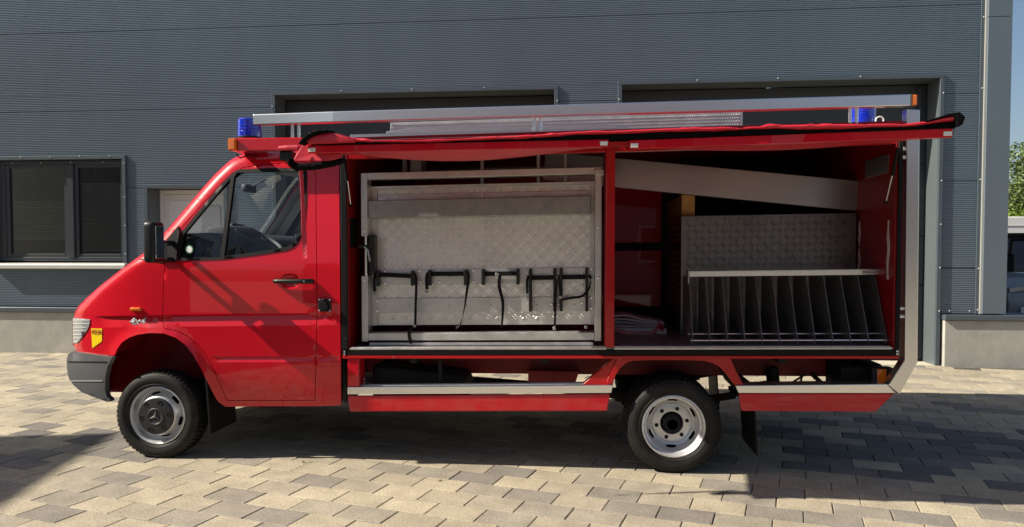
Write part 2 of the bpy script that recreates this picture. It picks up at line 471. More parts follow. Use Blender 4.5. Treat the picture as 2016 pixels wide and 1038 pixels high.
for n, (dep, x, y, t) in enumerate(cells):
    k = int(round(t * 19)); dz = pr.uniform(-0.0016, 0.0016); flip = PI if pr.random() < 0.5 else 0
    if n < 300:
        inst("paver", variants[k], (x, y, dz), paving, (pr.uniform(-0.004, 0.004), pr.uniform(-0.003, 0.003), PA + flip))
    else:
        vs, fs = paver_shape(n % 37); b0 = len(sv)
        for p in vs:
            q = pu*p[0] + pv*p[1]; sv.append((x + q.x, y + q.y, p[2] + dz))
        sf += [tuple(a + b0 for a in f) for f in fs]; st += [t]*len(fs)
me = bpy.data.meshes.new("paver_field"); me.from_pydata(sv, [], sf)
at = me.attributes.new("tone", 'FLOAT', 'FACE'); at.data.foreach_set("value", st)
me.materials.append(M['paver'])
pf = bpy.data.objects.new("paver_field", me); link_parent(pf, paving); tag(pf, kind="stuff")

# ------------------------------------------------------------------ the hall
FY = 9.90                                   # face of the cladding
hall = empty("workshop_hall", (-1.5, FY, 0))
tag(hall, "anthracite ribbed metal workshop hall behind the red truck", "building")
HX0, HX1, HTOP = -14.0, 5.25, 6.9
RIB = 0.0242

def ribbed(x0, x1, z0, z1):
    m = MB(); n = max(1, int(round((z1 - z0) / RIB))); p = (z1 - z0) / n
    prof = []
    for i in range(n):
        zb = z0 + i*p
        prof += [(FY, zb), (FY, zb + 0.42*p), (FY + 0.011, zb + 0.58*p), (FY + 0.011, zb + 0.82*p)]
    prof.append((FY, z1)); L = len(prof)
    vs = [(x0, y, z) for y, z in prof] + [(x1, y, z) for y, z in prof]
    m.add(vs, [(i, i + L, i + 1 + L, i + 1) for i in range(L - 1)])
    m.add([(x0, FY + 0.003, z0), (x1, FY + 0.003, z0), (x1, FY + 0.05, z0), (x0, FY + 0.05, z0)], [(0, 1, 2, 3)])
    return m.build("cladding_panel", M['clad'], hall, fix=False)

WIN = (-8.45, -6.473, 1.285, 2.81); DOOR = (-6.195, -4.98, 0.0, 2.39)
G1 = (-4.318, -0.377, 0.0, 3.652); G2 = (0.411, 4.477, 0.0, 3.69)
HOLES = [(WIN[0] - 0.1, WIN[1], WIN[2] - 0.03, WIN[3]), DOOR, G1, G2]
zs = [0.668, 1.245, 2.350, 3.450, 4.555, 5.660, HTOP]
for a, b in zip(zs[:-1], zs[1:]):
    a += 0.003; b -= 0.003
    cuts = sorted({a, b} | {z for h in HOLES for z in h[2:] if a < z < b})
    for za, zb in zip(cuts[:-1], cuts[1:]):
        spans = [(HX0, 4.915)]
        for h in HOLES:
            if h[2] < zb - 0.001 and h[3] > za + 0.001:
                ns = []
                for s in spans:
                    if h[1] <= s[0] or h[0] >= s[1]: ns.append(s); continue
                    if h[0] > s[0]: ns.append((s[0], h[0]))
                    if h[1] < s[1]: ns.append((h[1], s[1]))
                spans = ns
        for s in spans:
            if zb - za > 0.02: ribbed(s[0], s[1], za, zb)
# backing behind the panel joints, solid walls behind the face
m = MB()
for x0, x1, z0, z1 in ((HX0, -8.6, 0.6, HTOP), (-8.6, -6.42, 2.86, HTOP), (-8.6, -6.42, 0.6, 1.24), (-6.42, -6.25, 0.6, HTOP), (-6.25, -4.9, 2.46, HTOP),
                       (-4.9, -4.38, 0.6, HTOP), (-4.38, -0.32, 3.71, HTOP), (-0.32, 0.36, 0.6, HTOP), (0.36, 4.54, 3.75, HTOP), (4.54, 5.2, 0.6, HTOP)):
    m.box(x0, x1, FY + 0.03, FY + 0.13, z0, z1)
m.build("wall_core", M['frame'], hall)
MB().box(HX0, HX1 - 0.02, FY + 0.14, 22, HTOP - 0.2, HTOP).build("roof_slab", M['trim'], hall)
MB().box(5.20, HX1, FY + 0.14, 22, 0.6, HTOP).build("side_wall", M['clad_flat'], hall)
MB().box(HX0, 5.1, 21.9, 22.0, 0, HTOP - 0.2).build("rear_wall", M['room'], hall)
MB().box(HX0, HX0 + 0.1, FY + 0.14, 21.8, 0, HTOP - 0.2).build("side_wall", M['room'], hall)
# flat corner column with its bright edge strip
for za, zb in ((0.668, 4.368), (4.374, HTOP)):
    MB().box(4.965, HX1, FY - 0.06, FY + 0.16, za, zb).build("corner_panel", M['clad_flat'], hall, bevel=0.004)
MB().box(4.944, 4.9635, FY - 0.045, FY + 0.02, 0.669, HTOP).build("edge_strip", M['silver_strip'], hall)
MB().box(4.906, 4.942, FY - 0.022, FY + 0.02, 0.669, HTOP).build("edge_profile", M['trim'], hall)
# plinths and caps
def plinth(x0, x1, leftend):
    m = MB(); m.box(x0, x1, 9.82, 10.25, -0.02, 0.585); p = m.build("plinth", M['plinth'], hall, bevel=0.006)
    c = MB(); c.box(x0 - (0.012 if leftend else 0), x1, 9.787, 10.24, 0.588, 0.655)
    c.build("plinth_cap", M['trim'], hall, bevel=0.006)
plinth(HX0, -6.215, False); plinth(-4.96, -4.34, True); plinth(-0.355, 0.39, True); plinth(4.512, 14.0, True)
# screws
sm = MB(); sm.lathe((0, 0, 0), [(0.0, -0.005), (0.006, -0.004), (0.0085, 0.0)], 8)
scr = sm.build("screw_proto", M['white'], None); scr_me = scr.data; bpy.data.objects.remove(scr)
def screw(x, z, y=FY - 0.032, parent=hall): inst("screw", scr_me, (x, y, z), parent)
# framed openings: trim, reveal
def opening(x0, x1, z0, z1, depth, name, lit_z=None):
    t = 0.05
    o = empty(name, ((x0 + x1)/2, FY, z0)); o.parent = hall; o.matrix_parent_inverse = hall.matrix_basis.inverted()
    for nm, bx in (("jamb_trim", (x0 - 0.004, x0 + t, z0, z1 - t)), ("jamb_trim", (x1 - t, x1 + 0.004, z0, z1 - t)), ("head_trim", (x0 - 0.004, x1 + 0.004, z1 - t, z1 + 0.004))):
        MB().box(bx[0], bx[1], FY - 0.03, FY + 0.012, bx[2], bx[3]).build(nm, M['trim'], o, bevel=0.004)
    MB().box(x0 + 0.03, x0 + t - 0.003, FY + 0.014, FY + depth, z0, z1 - t).build("reveal", M['reveal'], o)
    MB().box(x1 - t + 0.003, x1 - 0.02, FY + 0.014, FY + depth, z0, z1 - t).build("reveal", M['reveal'], o)
    MB().box(x0 + 0.03, x1 - 0.02, FY + 0.014, FY + depth, z1 - t + 0.003, z1 - 0.02).build("reveal", M['reveal'], o)
    return o
g1 = opening(*G1, 0.36, "garage_opening"); g2 = opening(*G2, 0.36, "garage_opening")
for g in (G1, G2):
    n = 4
    for k in range(1, n): screw(g[0] + (g[1] - g[0])*k/n, g[3] - 0.012)
    for z in (3.45, 2.9, 2.35, 1.8, 1.25, 0.7): screw(g[1] - 0.012, z); screw(g[0] + 0.012, z)
for z in (4.38, 3.50, 2.36, 1.24, 0.72): screw(4.925, z)
screw(4.60, 0.70, FY - 0.006); screw(4.84, 0.70, FY - 0.006)
# sectional garage doors
def garage_door(g, glazed):
    x0, x1, z1 = g[0] + 0.055, g[1] - 0.055, g[3] - 0.055; y = FY + 0.34
    d = empty("garage_door", ((x0 + x1)/2, y, 0)); d.parent = hall; d.matrix_parent_inverse = hall.matrix_basis.inverted()
    edges = [0.02, 0.56, 1.01, 1.66, 2.60, 3.12, z1] if glazed else [0.02, 0.62, 1.22, 1.82, 2.42, 3.02, z1]
    for k, (a, b) in enumerate(zip(edges[:-1], edges[1:])):
        if glazed and k == 3:
            fr = MB(); fr.box(x0, x1, y, y + 0.05, a + 0.004, a + 0.07); fr.box(x0, x1, y, y + 0.05, b - 0.07, b - 0.004)
            nx = 4; w = (x1 - x0)/nx
            for i in range(nx + 1):
                c = min(max(x0 + i*w, x0 + 0.04), x1 - 0.04); fr.box(c - 0.04, c + 0.04, y, y + 0.05, a + 0.0705, b - 0.0705)
            f = fr.build("glazed_section", M['frame'], d, bevel=0.003)
            for i in range(nx): MB().box(x0 + i*w + 0.03, x0 + (i+1)*w - 0.03, y + 0.02, y + 0.032, a + 0.06, b - 0.06).build("pane", M['pane'], f)
        else:
            MB().box(x0, x1, y, y + 0.05, a + 0.003, b - 0.003).build("door_section", M['gate'], d, bevel=0.006)
    return d
gd1 = garage_door(G1, False); gd2 = garage_door(G2, True)
tm = text_mesh("ORI", 0.115, 0.002); tm.materials.append(M['letter_orange'])
inst("lettering", tm, (4.20, FY + 0.337, 0.585 - 0.115), gd2, (PI/2, 0, 0))
# side rail beside the glazed door
MB().box(4.30, 4.345, FY + 0.30, FY + 0.338, 0.0, 3.6).build("guide_rail", M['frame'], hall)
MB().box(4.40, 4.52, 9.86, 10.3, -0.004, 0.002).build("threshold", M['concrete'], hall)
MB().box(0.45, 4.40, 9.88, 10.3, -0.004, 0.003).build("threshold", M['concrete'], hall)
MB().box(-4.28, -0.42, 9.88, 10.3, -0.004, 0.003).build("threshold", M['concrete'], hall)
# window
w0, w1, wz0, wz1 = WIN
wo = opening(w0 - 0.1, w1, wz0, wz1, 0.12, "window")
m = MB()
fy0, fy1 = FY + 0.05, FY + 0.11
fx0, fx1, fz0, fz1 = w0 - 0.06, w1 - 0.052, wz0 + 0.03, wz1 - 0.055
m.box(fx0, fx1, fy0, fy1, fz0, fz0 + 0.055); m.box(fx0, fx1, fy0, fy1, fz1 - 0.055, fz1)
m.box(fx0, fx0 + 0.14, fy0, fy1, fz0 + 0.0555, fz1 - 0.0555); m.box(fx1 - 0.03, fx1, fy0, fy1, fz0 + 0.0555, fz1 - 0.0555)
m.box(-7.41, -7.31, fy0 - 0.012, fy1, fz0 + 0.0555, fz1 - 0.0555)
m.build("frame", M['frame'], wo, bevel=0.005)
for a, b in ((fx0 + 0.141, -7.411), (-7.309, fx1 - 0.031)):
    s = MB(); z0, z1 = fz0 + 0.057, fz1 - 0.057
    s.box(a, a + 0.055, fy0 + 0.012, fy1, z0, z1); s.box(b - 0.055, b, fy0 + 0.012, fy1, z0, z1)
    s.box(a + 0.0555, b - 0.0555, fy0 + 0.012, fy1, z0, z0 + 0.045); s.box(a + 0.0555, b - 0.0555, fy0 + 0.012, fy1, z1 - 0.045, z1)
    s.build("sash", M['frame'], wo, bevel=0.004)
    MB().box(a + 0.04, b - 0.04, fy0 + 0.035, fy0 + 0.045, z0 + 0.03, z1 - 0.03).build("pane", M['pane'], wo)
    bl = MB(); top = 2.19 if a < -7.5 else 2.44; bot = 1.64 if a < -7.5 else 1.475
    k = int((top - bot)/0.028)
    for i in range(k):
        z = bot + (i + 0.5)*(top - bot)/k
        bl.bar((a + 0.06, fy1 + 0.03, z), (b - 0.06, fy1 + 0.03, z), 0.026, 0.0015, (0, 0.75, 1))
    bl.box(a + 0.06, b - 0.06, fy1 + 0.018, fy1 + 0.042, bot - 0.02, bot - 0.004)
    for x in (a + 0.35*(b - a), b - 0.05): bl.tube([(x, fy1 + 0.03, bot), (x, fy1 + 0.03, z1)], 0.0012, 4)
    bl.build("blind", M['blind'], wo, kind="stuff")
# dim room behind the window
m = MB(); m.box(-9.2, -6.45, 13.0, 13.05, 0.7, 3.2); m.box(-9.2, -9.15, 10.12, 13.0, 0.7, 3.2); m.box(-6.45, -6.4, 10.12, 13.0, 0.7, 3.2); m.box(-9.2, -6.4, 10.12, 13.0, 3.2, 3.25); m.box(-9.2, -6.4, 10.12, 13.0, 0.65, 0.7)
m.build("room", M['room'], hall)
s = MB(); s.prism([(9.80, 1.208), (9.80, 1.262), (9.83, 1.281), (10.0, 1.292), (10.0, 1.25), (9.82, 1.208)], w0 - 0.1, w1 + 0.012, 'x')
s.build("sill", M['sill'], wo, bevel=0.003)
for x in (-8.05, -7.6, -7.15, -6.7): screw(x, wz1 - 0.012)
for x in (-8.25, -7.8, -7.35, -6.85): screw(x, wz1 - 0.085, FY + 0.046)
for z in (1.42, 1.82, 2.22, 2.70): screw(w1 - 0.012, z)
# white door
dm = opening(DOOR[0], DOOR[1], 0, DOOR[3], 0.30, "doorway")
dy = FY + 0.27
d0, d1 = DOOR[0] + 0.05, DOOR[1] - 0.05
f = MB(); f.box(d0, d0 + 0.06, dy, dy + 0.05, 0.01, 2.335); f.box(d1 - 0.06, d1, dy, dy + 0.05, 0.01, 2.335); f.box(d0 + 0.0605, d1 - 0.0605, dy, dy + 0.05, 2.275, 2.335)
f.build("door_frame", M['door_white'], dm, bevel=0.004)
f = MB(); f.box(d0 + 0.065, d1 - 0.065, dy + 0.008, dy + 0.045, 0.02, 2.27)
leaf = f.build("door_leaf", M['door_white'], dm, bevel=0.003)
for a in ((d0 + 0.15, d0 + 0.162, 0.2, 2.18), (d1 - 0.162, d1 - 0.15, 0.2, 2.18), (d0 + 0.163, d1 - 0.163, 2.168, 2.18), (d0 + 0.163, d1 - 0.163, 0.2, 0.212)):
    MB().box(a[0], a[1], dy + 0.001, dy + 0.012, a[2], a[3]).build("moulding", M['door_white'], leaf, bevel=0.002)
# film and paper hung on the white door
MB().box(-5.50, -5.22, dy - 0.02, dy - 0.012, 1.55, 2.10).build("plastic_film", M['cloth_white'], dm)

# ------------------------------------------------------------------ behind the corner: buggy, white wall, hedge and tree
buggy = empty("utility_buggy", (7.1, 13.2, 0))
tag(buggy, "grey and black open utility buggy parked behind the low wall by the hall corner", "buggy")
BX, BY = 6.36, 11.9
def bq(x, y, z): return (BX + x, BY + y, z)
m = MB()
m.prism([(BY, 0.42), (BY - 0.04, 0.62), (BY + 0.02, 0.86), (BY + 0.25, 1.02), (BY + 0.85, 1.12), (BY + 0.95, 1.05), (BY + 1.0, 0.45)], BX, BX + 1.5, 'x')
m.build("front_body", mat("buggy_body", (0.26, 0.27, 0.28), 0.3, coat=0.4), buggy, bevel=0.05, seg=2, smooth=50)
m = MB(); m.box(BX + 0.06, BX + 1.44, BY + 1.0, BY + 2.6, 0.35, 0.55); m.build("floor_pan", M['black'], buggy, bevel=0.02)
m = MB(); m.box(BX + 0.1, BX + 1.4, BY + 1.9, BY + 2.4, 0.55, 0.78); m.build("seat", M['rubber'], buggy, bevel=0.05)
m = MB(); m.box(BX + 0.1, BX + 1.4, BY + 2.35, BY + 2.5, 0.78, 1.4); m.build("backrest", M['rubber'], buggy, bevel=0.04)
for x in (BX + 0.08, BX + 1.42):
    m = MB(); m.tube([(x, BY + 0.8, 1.05), (x + 0.0, BY + 1.20, 1.62), (x, BY + 1.4, 1.65), (x, BY + 2.55, 1.65), (x, BY + 2.75, 0.6)], 0.028, 8); m.build("roll_bar", M['black'], buggy, smooth=40)
m = MB(); m.box(BX - 0.02, BX + 1.52, BY + 1.0, BY + 2.8, 1.68, 1.75); m.build("roof", M['rubber'], buggy, bevel=0.02)
m = MB(); pts = [bq(0.24 + 0.19*math.cos(a), 1.25 + 0.07*math.sin(a), 1.22 + 0.18*math.sin(a)) for a in [2*PI*k/24 for k in range(25)]]
m.tube(pts, 0.018, 8, caps=False); m.tube([bq(0.24, 1.25, 1.22), bq(0.24, 0.9, 1.0)], 0.025, 8); m.tube([bq(0.06, 1.25, 1.22), bq(0.42, 1.25, 1.22)], 0.014, 6); m.build("steering_wheel", M['black'], buggy, smooth=50)
for x in (BX + 0.12, BX + 1.38):
    m = MB(); m.prism([(x - 0.1, 0.82), (x + 0.12, 0.86), (x + 0.12, 0.92), (x - 0.1, 0.90)], BY - 0.012, BY + 0.1); m.build("headlight", M['lens'], buggy, bevel=0.006)
for x in (BX + 0.1, BX + 1.4):
    for y in (BY + 0.45, BY + 2.45):
        m = MB(); m.lathe((x, y, 0.30), [(0.0, -0.1), (0.16, -0.11), (0.28, -0.11), (0.30, -0.08), (0.30, 0.08), (0.28, 0.11), (0.0, 0.1)], 28, 'x'); m.build("wheel", M['tyre'], buggy, smooth=40)
m = MB(); m.box(BX + 0.16, BX + 0.62, BY - 0.075, BY - 0.062, 0.50, 0.61); pl = m.build("number_plate", M['white'], buggy)
tm = text_mesh("RO 4Z444", 0.085, 0.001); tm.materials.append(M['letter_dark']); inst("lettering", tm, (BX + 0.39, BY - 0.078, 0.555), pl, (PI/2, 0, 0))
m = MB(); m.box(BX + 0.02, BX + 0.05, BY + 1.0, BY + 1.12, 1.30, 1.52); m.build("wing_mirror", M['black'], buggy, bevel=0.01)

jeep = empty("off_road_car", (12, 17.5, 0)); tag(jeep, "dark off-road car behind the buggy in front of the white wall", "car")
JX, JY = 9.0, 15.6
m = MB(); m.prism([(JY, 0.5), (JY, 1.05), (JY + 1.2, 1.18), (JY + 1.5, 1.75), (JY + 3.8, 1.78), (JY + 4.0, 0.5)], JX, JX + 1.75, 'x')
m.build("body", mat("jeep_body", (0.03, 0.035, 0.04), 0.35, coat=0.5), jeep, bevel=0.05, seg=2, smooth=50)
m = MB(); m.prism([(JY + 1.235, 1.22), (JY + 1.505, 1.70), (JY + 1.49, 1.70), (JY + 1.22, 1.22)], JX + 0.1, JX + 1.65, 'x'); m.build("windscreen", M['pane'], jeep)
m = MB(); m.box(JX + 0.05, JX + 1.7, JY - 0.12, JY - 0.002, 0.55, 0.75); m.build("bumper", M['black'], jeep, bevel=0.02)
for x in (JX + 0.28, JX + 1.47):
    m = MB(); m.lathe((x, JY - 0.03, 0.92), [(0.0, 0.0), (0.10, 0.005), (0.11, 0.04)], 20); m.build("headlight", M['lens'], jeep, smooth=40)
for x in (JX + 0.1, JX + 1.65):
    for y in (JY + 0.7, JY + 3.2):
        m = MB(); m.lathe((x, y, 0.36), [(0.0, -0.1), (0.34, -0.11), (0.36, -0.06), (0.36, 0.06), (0.34, 0.11), (0.0, 0.1)], 28, 'x'); m.build("wheel", M['tyre'], jeep, smooth=40)

van = empty("white_trailer", (15.5, 24, 0)); tag(van, "plain white box trailer standing behind the parked buggy", "trailer")
m = MB(); m.box(11.2, 19.5, 22.8, 25.2, 0.7, 2.42); m.build("box_body", M['white'], van, bevel=0.02)
for z in (1.5, 2.15): MB().box(11.2, 19.5, 22.785, 22.7995, z, z + 0.02).build("side_rail", M['cloth_white'], van)
for x in (14.5, 15.4):
    for y in (22.95, 24.9): m = MB(); m.lathe((x, y, 0.38), [(0, -0.1), (0.36, -0.1), (0.38, -0.06), (0.38, 0.06), (0.36, 0.1), (0, 0.1)], 24); m.build("wheel", M['tyre'], van, smooth=40)
MB().box(11.6, 19.0, 23.0, 25.0, 0.55, 0.695).build("chassis", M['dark_metal'], van)

def leaf_mat(name, c1, c2):
    m, nt, b = new_mat(name)
    at = node(nt, "ShaderNodeAttribute"); at.attribute_name = "tone"
    mx = node(nt, "ShaderNodeMix", data_type='RGBA'); mx.inputs["A"].default_value = (*c1, 1); mx.inputs["B"].default_value = (*c2, 1)
    nt.links.new(at.outputs["Fac"], mx.inputs["Factor"]); nt.links.new(mx.outputs["Result"], b.inputs["Base Color"])
    b.inputs["Roughness"].default_value = 0.6
    return m
M['leaf'] = leaf_mat("tree_leaves", (0.055, 0.095, 0.022), (0.14, 0.19, 0.04))
M['leaf2'] = leaf_mat("hedge_leaves", (0.10, 0.17, 0.02), (0.22, 0.30, 0.03))
M['bark'] = mat("bark", (0.10, 0.075, 0.05), 0.9, var=0.3, vscale=20, bump=0.5, bscale=30)

def crown(name, mat_, parent, clumps, n, size, seed):
    r = random.Random(seed); vs = []; fs = []; tn = []
    for k in range(n):
        cx, cy, cz, rx, ry, rz = clumps[r.randrange(len(clumps))]
        while True:
            a = Vector((r.uniform(-1, 1), r.uniform(-1, 1), r.uniform(-1, 1)))
            if 0.35 < a.length < 1.0: break
        p = Vector((cx + a.x*rx, cy + a.y*ry, cz + a.z*rz))
        d = Vector((r.gauss(0, 1), r.gauss(0, 1), r.gauss(0, 1))).normalized(); e = d.cross(Vector((r.gauss(0, 1), r.gauss(0, 1), r.gauss(0, 1)))).normalized()
        s = size*r.uniform(0.6, 1.3); b0 = len(vs)
        vs += [tuple(p - d*s), tuple(p + e*s*0.5), tuple(p + d*s), tuple(p - e*s*0.5)]
        fs.append((b0, b0+1, b0+2, b0+3)); tn.append(r.random())
    me = bpy.data.meshes.new(name); me.from_pydata(vs, [], fs)
    at = me.attributes.new("tone", 'FLOAT', 'FACE'); at.data.foreach_set("value", tn)
    me.materials.append(mat_); o = bpy.data.objects.new(name, me); link_parent(o, parent); o["kind"] = "stuff"; return o

def tree(x, y, h, rad, seed, label, n=9000, lo=0.12):
    t = empty("leafy_tree", (x, y, 0)); tag(t, label, "tree"); r = random.Random(seed)
    tr = MB(); tr.tube([(x, y, 0), (x + 0.05, y, h*0.35), (x, y + 0.1, h*0.8)], [0.16, 0.12, 0.04], 10)
    for k in range(9):
        a = r.uniform(0, 2*PI); z = h*r.uniform(0.2, 0.7)
        tr.tube([(x, y, z), (x + math.cos(a)*rad*0.4, y + math.sin(a)*rad*0.4, z + 0.5), (x + math.cos(a)*rad*0.75, y + math.sin(a)*rad*0.75, z + 1.1)], [0.05, 0.03, 0.012], 6)
    tr.build("trunk", M['bark'], t, smooth=50)
    cl = []
    for k in range(46):
        a = r.uniform(0, 2*PI); f = r.random(); z = h*(lo + (1 - lo)*f); q = rad*(math.sin(PI*min(1, 0.15 + 0.85*(1 - f)))**0.6)*r.uniform(0.35, 0.85)
        s = r.uniform(0.35, 0.6)*rad*0.7
        cl.append((x + q*math.cos(a), y + q*math.sin(a), z, s, s, s*0.85))
    crown("crown", M['leaf'], t, cl, n, 0.085, seed)
    return t
tree(18.6, 31.5, 5.2, 2.5, 5, "dense round green tree rising above the hedge beside the hall", 26000)
tree(23.8, 33.0, 6.0, 3.0, 6, "taller green tree standing farther along the hedge from the hall", 15000)
hd = empty("clipped_hedge", (18, 28.5, 0)); tag(hd, "bright yellow green hedge behind the white trailer", "hedge")
crown("crown", M['leaf2'], hd, [(14 + 0.55*k, 28.5 + 0.1*math.sin(k*3.1), 1.55 + 0.45*(j % 3), 0.5, 0.45, 0.55 + 0.12*math.sin(k*1.7)) for k in range(18) for j in range(3)], 15000, 0.07, 9)
hm = MB()
for k in range(18): hm.tube([(14 + 0.55*k, 28.5, 0), (14.05 + 0.55*k, 28.5, 1.7)], 0.025, 6)
hm.build("stems", M['bark'], hd)

# ------------------------------------------------------------------ across the yard, outside the frame (shade and reflections)
M['house_wall'] = mat("cream_house_wall", (0.42, 0.40, 0.36), 0.9, var=0.05)
M['house_dark'] = mat("grey_house_wall", (0.26, 0.31, 0.36), 0.9, var=0.05)
M['roof_tile'] = mat("brown_roof_tiles", (0.16, 0.085, 0.06), 0.8, var=0.2, vscale=6)
def house(name, label, corner, a, b, la, lb, h, ridge, wall, windows=True):
    t = empty(name, (corner[0], corner[1], 0)); tag(t, label, "house")
    c = Vector((*corner, 0)); a = Vector((*a, 0)).normalized(); b = Vector((*b, 0)).normalized()
    q = [c, c + a*la, c + a*la + b*lb, c + b*lb]
    m = MB(); m.add([tuple(p) for p in q] + [tuple(p + Vector((0, 0, h))) for p in q], [(0,1,2,3),(4,5,6,7),(0,1,5,4),(1,2,6,5),(2,3,7,6),(3,0,4,7)]); m.build("wall", wall, t)
    Z = Vector((0, 0, 1))
    if ridge:
        e = 0.4; p = [c - b*e - a*0.3, c + a*(la + 0.3) - b*e, c + a*(la + 0.3) + b*(lb/2), c - a*0.3 + b*(lb/2), c + a*(la + 0.3) + b*(lb + e), c - a*0.3 + b*(lb + e)]
        zz = [h, h, h + ridge, h + ridge, h, h]
        lo = [tuple(v + Z*z) for v, z in zip(p, zz)]; hi = [tuple(v + Z*(z + 0.18)) for v, z in zip(p, zz)]
        m = MB(); m.add(lo + hi, [(0,1,2,3),(3,2,4,5),(6,7,8,9),(9,8,10,11),(0,1,7,6),(4,5,11,10),(1,2,8,7),(2,4,10,8),(0,3,9,6),(3,5,11,9)]); m.build("roof", M['roof_tile'], t)
        g = MB(); g.add([tuple(c + Z*h), tuple(c + b*lb + Z*h), tuple(c + b*(lb/2) + Z*(h + ridge))], [(0,1,2)]); g.add([tuple(c + a*la + Z*h), tuple(c + a*la + b*lb + Z*h), tuple(c + a*la + b*(lb/2) + Z*(h + ridge))], [(0,1,2)]); g.build("gable", wall, t)
    else:
        m = MB(); m.add([tuple(p + Z*(h + 0.003)) for p in q] + [tuple(p + Z*(h + 0.3)) for p in q], [(0,1,2,3),(4,5,6,7),(0,1,5,4),(1,2,6,5),(2,3,7,6),(3,0,4,7)]); m.build("parapet", M['trim'], t)
    if windows:
        for row in range(2 if h > 4.5 else 1):
            for k in range(int(la//2.4)):
                p = c + a*(1.2 + 2.4*k) - b*0.02 + Z*(1.0 + 2.7*row)
                m = MB(); m.bar(p + a*0.0 + Z*0.65, p + a*1.2 + Z*0.65, 0.06, 1.3); w = m.build("window", M['white'], t)
                m = MB(); m.bar(p + a*0.08 + Z*0.65 - b*0.03, p + a*1.12 + Z*0.65 - b*0.03, 0.03, 1.12); m.build("pane", M['frame'], w)
    return t
ua = Vector((0.24, -0.97, 0)); ub = Vector((-0.97, -0.24, 0))
K = 6.6
cnr = Vector((-3.76, 5.585, 0)) - Vector((1.24, 0.257, 0))*K
house("flat_roofed_house", "cream flat-roofed house whose corner shadow falls on the yard", (cnr.x, cnr.y), (ub.x, ub.y), (ua.x, ua.y), 9, 11, K - 0.3, 0, M['house_wall'], False)
house("gabled_house", "grey gabled house with brown roof facing the hall across the yard", (-9, -13), (1, 0.02), (0.02, -1), 14, 9, 5.0, 3.0, M['house_dark'])
house("garden_shed", "small cream gabled outbuilding facing the hall across the yard", (7, -12), (1, 0), (0, -1), 8, 6, 3.2, 2.0, M['house_wall'])

M['leaf_plain'] = mat("weed_green", (0.10, 0.10, 0.035), 0.8)
# a dry leaf and weed tufts on the paving
m = MB(); m.add([(0.795, 4.55, 0.004), (0.825, 4.565, 0.012), (0.865, 4.555, 0.005), (0.83, 4.54, 0.003)], [(0, 1, 3), (1, 2, 3)]); lf = m.build("fallen_leaf", M['bark'], fix=False); tag(lf, "small dry brown leaf lying on the paving by the rear wheel", "leaf")
wr_ = random.Random(2)
for wx, wy, lab in ((-1.93, 4.93, "tiny weed tuft in a paving joint behind the front wheel"), (-0.93, 4.62, "tiny weed tuft in a paving joint before the side step")):
    m = MB()
    for k in range(26):
        a = wr_.uniform(0, 2*PI); r0 = wr_.uniform(0, 0.03); h = wr_.uniform(0.006, 0.02); x, y = wx+r0*1.6*math.cos(a), wy+r0*0.5*math.sin(a)
        m.add([(x-0.002, y, -0.002), (x+0.002, y, -0.002), (x+0.01*math.cos(a), y+0.006*math.sin(a), h)], [(0, 1, 2)])
    w_ = m.build("weed_tuft", M['weed'] if 'weed' in M else M['leaf_plain'], fix=False); tag(w_, lab, "weed", "weeds in the paving joints")
# ------------------------------------------------------------------ the truck: cab
truck = empty("fire_truck", (-1.0, 5.9, 0))
tag(truck, "red fire service van with its equipment box open and side flaps raised", "fire truck")
YS, YC, HC = 4.90, 5.88, 1.49
RK = 0.0145

OUT = [(-3.60, 0.745), (-3.622, 0.80), (-3.624, 0.90), (-3.620, 0.99), (-3.609, 1.039), (-3.585, 1.08), (-3.51, 1.150), (-3.423, 1.222), (-3.34, 1.284), (-3.249, 1.349), (-3.16, 1.410), (-3.086, 1.460),
       (-3.02, 1.517), (-2.95, 1.582), (-2.88, 1.655), (-2.804, 1.737), (-2.72, 1.829), (-2.636, 1.921), (-2.56, 2.000), (-2.485, 2.066), (-2.455, 2.090), (-2.425, 2.110), (-2.38, 2.131), (-2.336, 2.144), (-2.248, 2.154), (-2.10, 2.160), (-1.95, 2.165), (-1.80, 2.169), (-1.672, 2.171)]
ARCH = [(-3.318, 0.735), (-3.295, 0.785), (-3.262, 0.828), (-3.21, 0.862), (-3.143, 0.886), (-3.05, 0.899), (-2.945, 0.897), (-2.86, 0.868), (-2.787, 0.818), (-2.727, 0.74), (-2.677, 0.655), (-2.64, 0.58), (-2.605, 0.513), (-2.575, 0.455), (-2.548, 0.418), (-2.50, 0.388)]
DOORP = [(-2.483, 0.436), (-1.858, 0.449), (-1.846, 0.756), (-1.838, 1.045), (-1.838, 1.455), (-1.838, 2.00), (-1.855, 2.045), (-1.90, 2.068), (-2.044, 2.075), (-2.20, 2.066), (-2.352, 2.047), (-2.44, 1.997), (-2.52, 1.925), (-2.60, 1.843), (-2.75, 1.690), (-2.88, 1.560), (-2.918, 1.500),
         (-2.928, 1.385), (-2.943, 1.205), (-2.949, 1.05), (-2.949, 0.955), (-2.938, 0.934), (-2.85, 0.918), (-2.767, 0.880), (-2.70, 0.825), (-2.647, 0.765), (-2.595, 0.68), (-2.548, 0.575), (-2.515, 0.50), (-2.497, 0.452)]
WINP = [(-2.832, 1.406), (-2.825, 1.52), (-2.806, 1.60), (-2.72, 1.70), (-2.60, 1.833), (-2.50, 1.942), (-2.427, 2.012), (-2.382, 2.035), (-2.15, 2.043), (-1.928, 2.039), (-1.897, 2.022), (-1.895, 1.98), (-1.903, 1.80), (-1.917, 1.654), (-1.935, 1.585), (-1.965, 1.528), (-2.00, 1.497), (-2.05, 1.476), (-2.25, 1.448), (-2.494, 1.417)]
QTR = [(-2.812, 1.428), (-2.802, 1.52), (-2.785, 1.592), (-2.60, 1.80), (-2.440, 1.978), (-2.524, 1.432)]
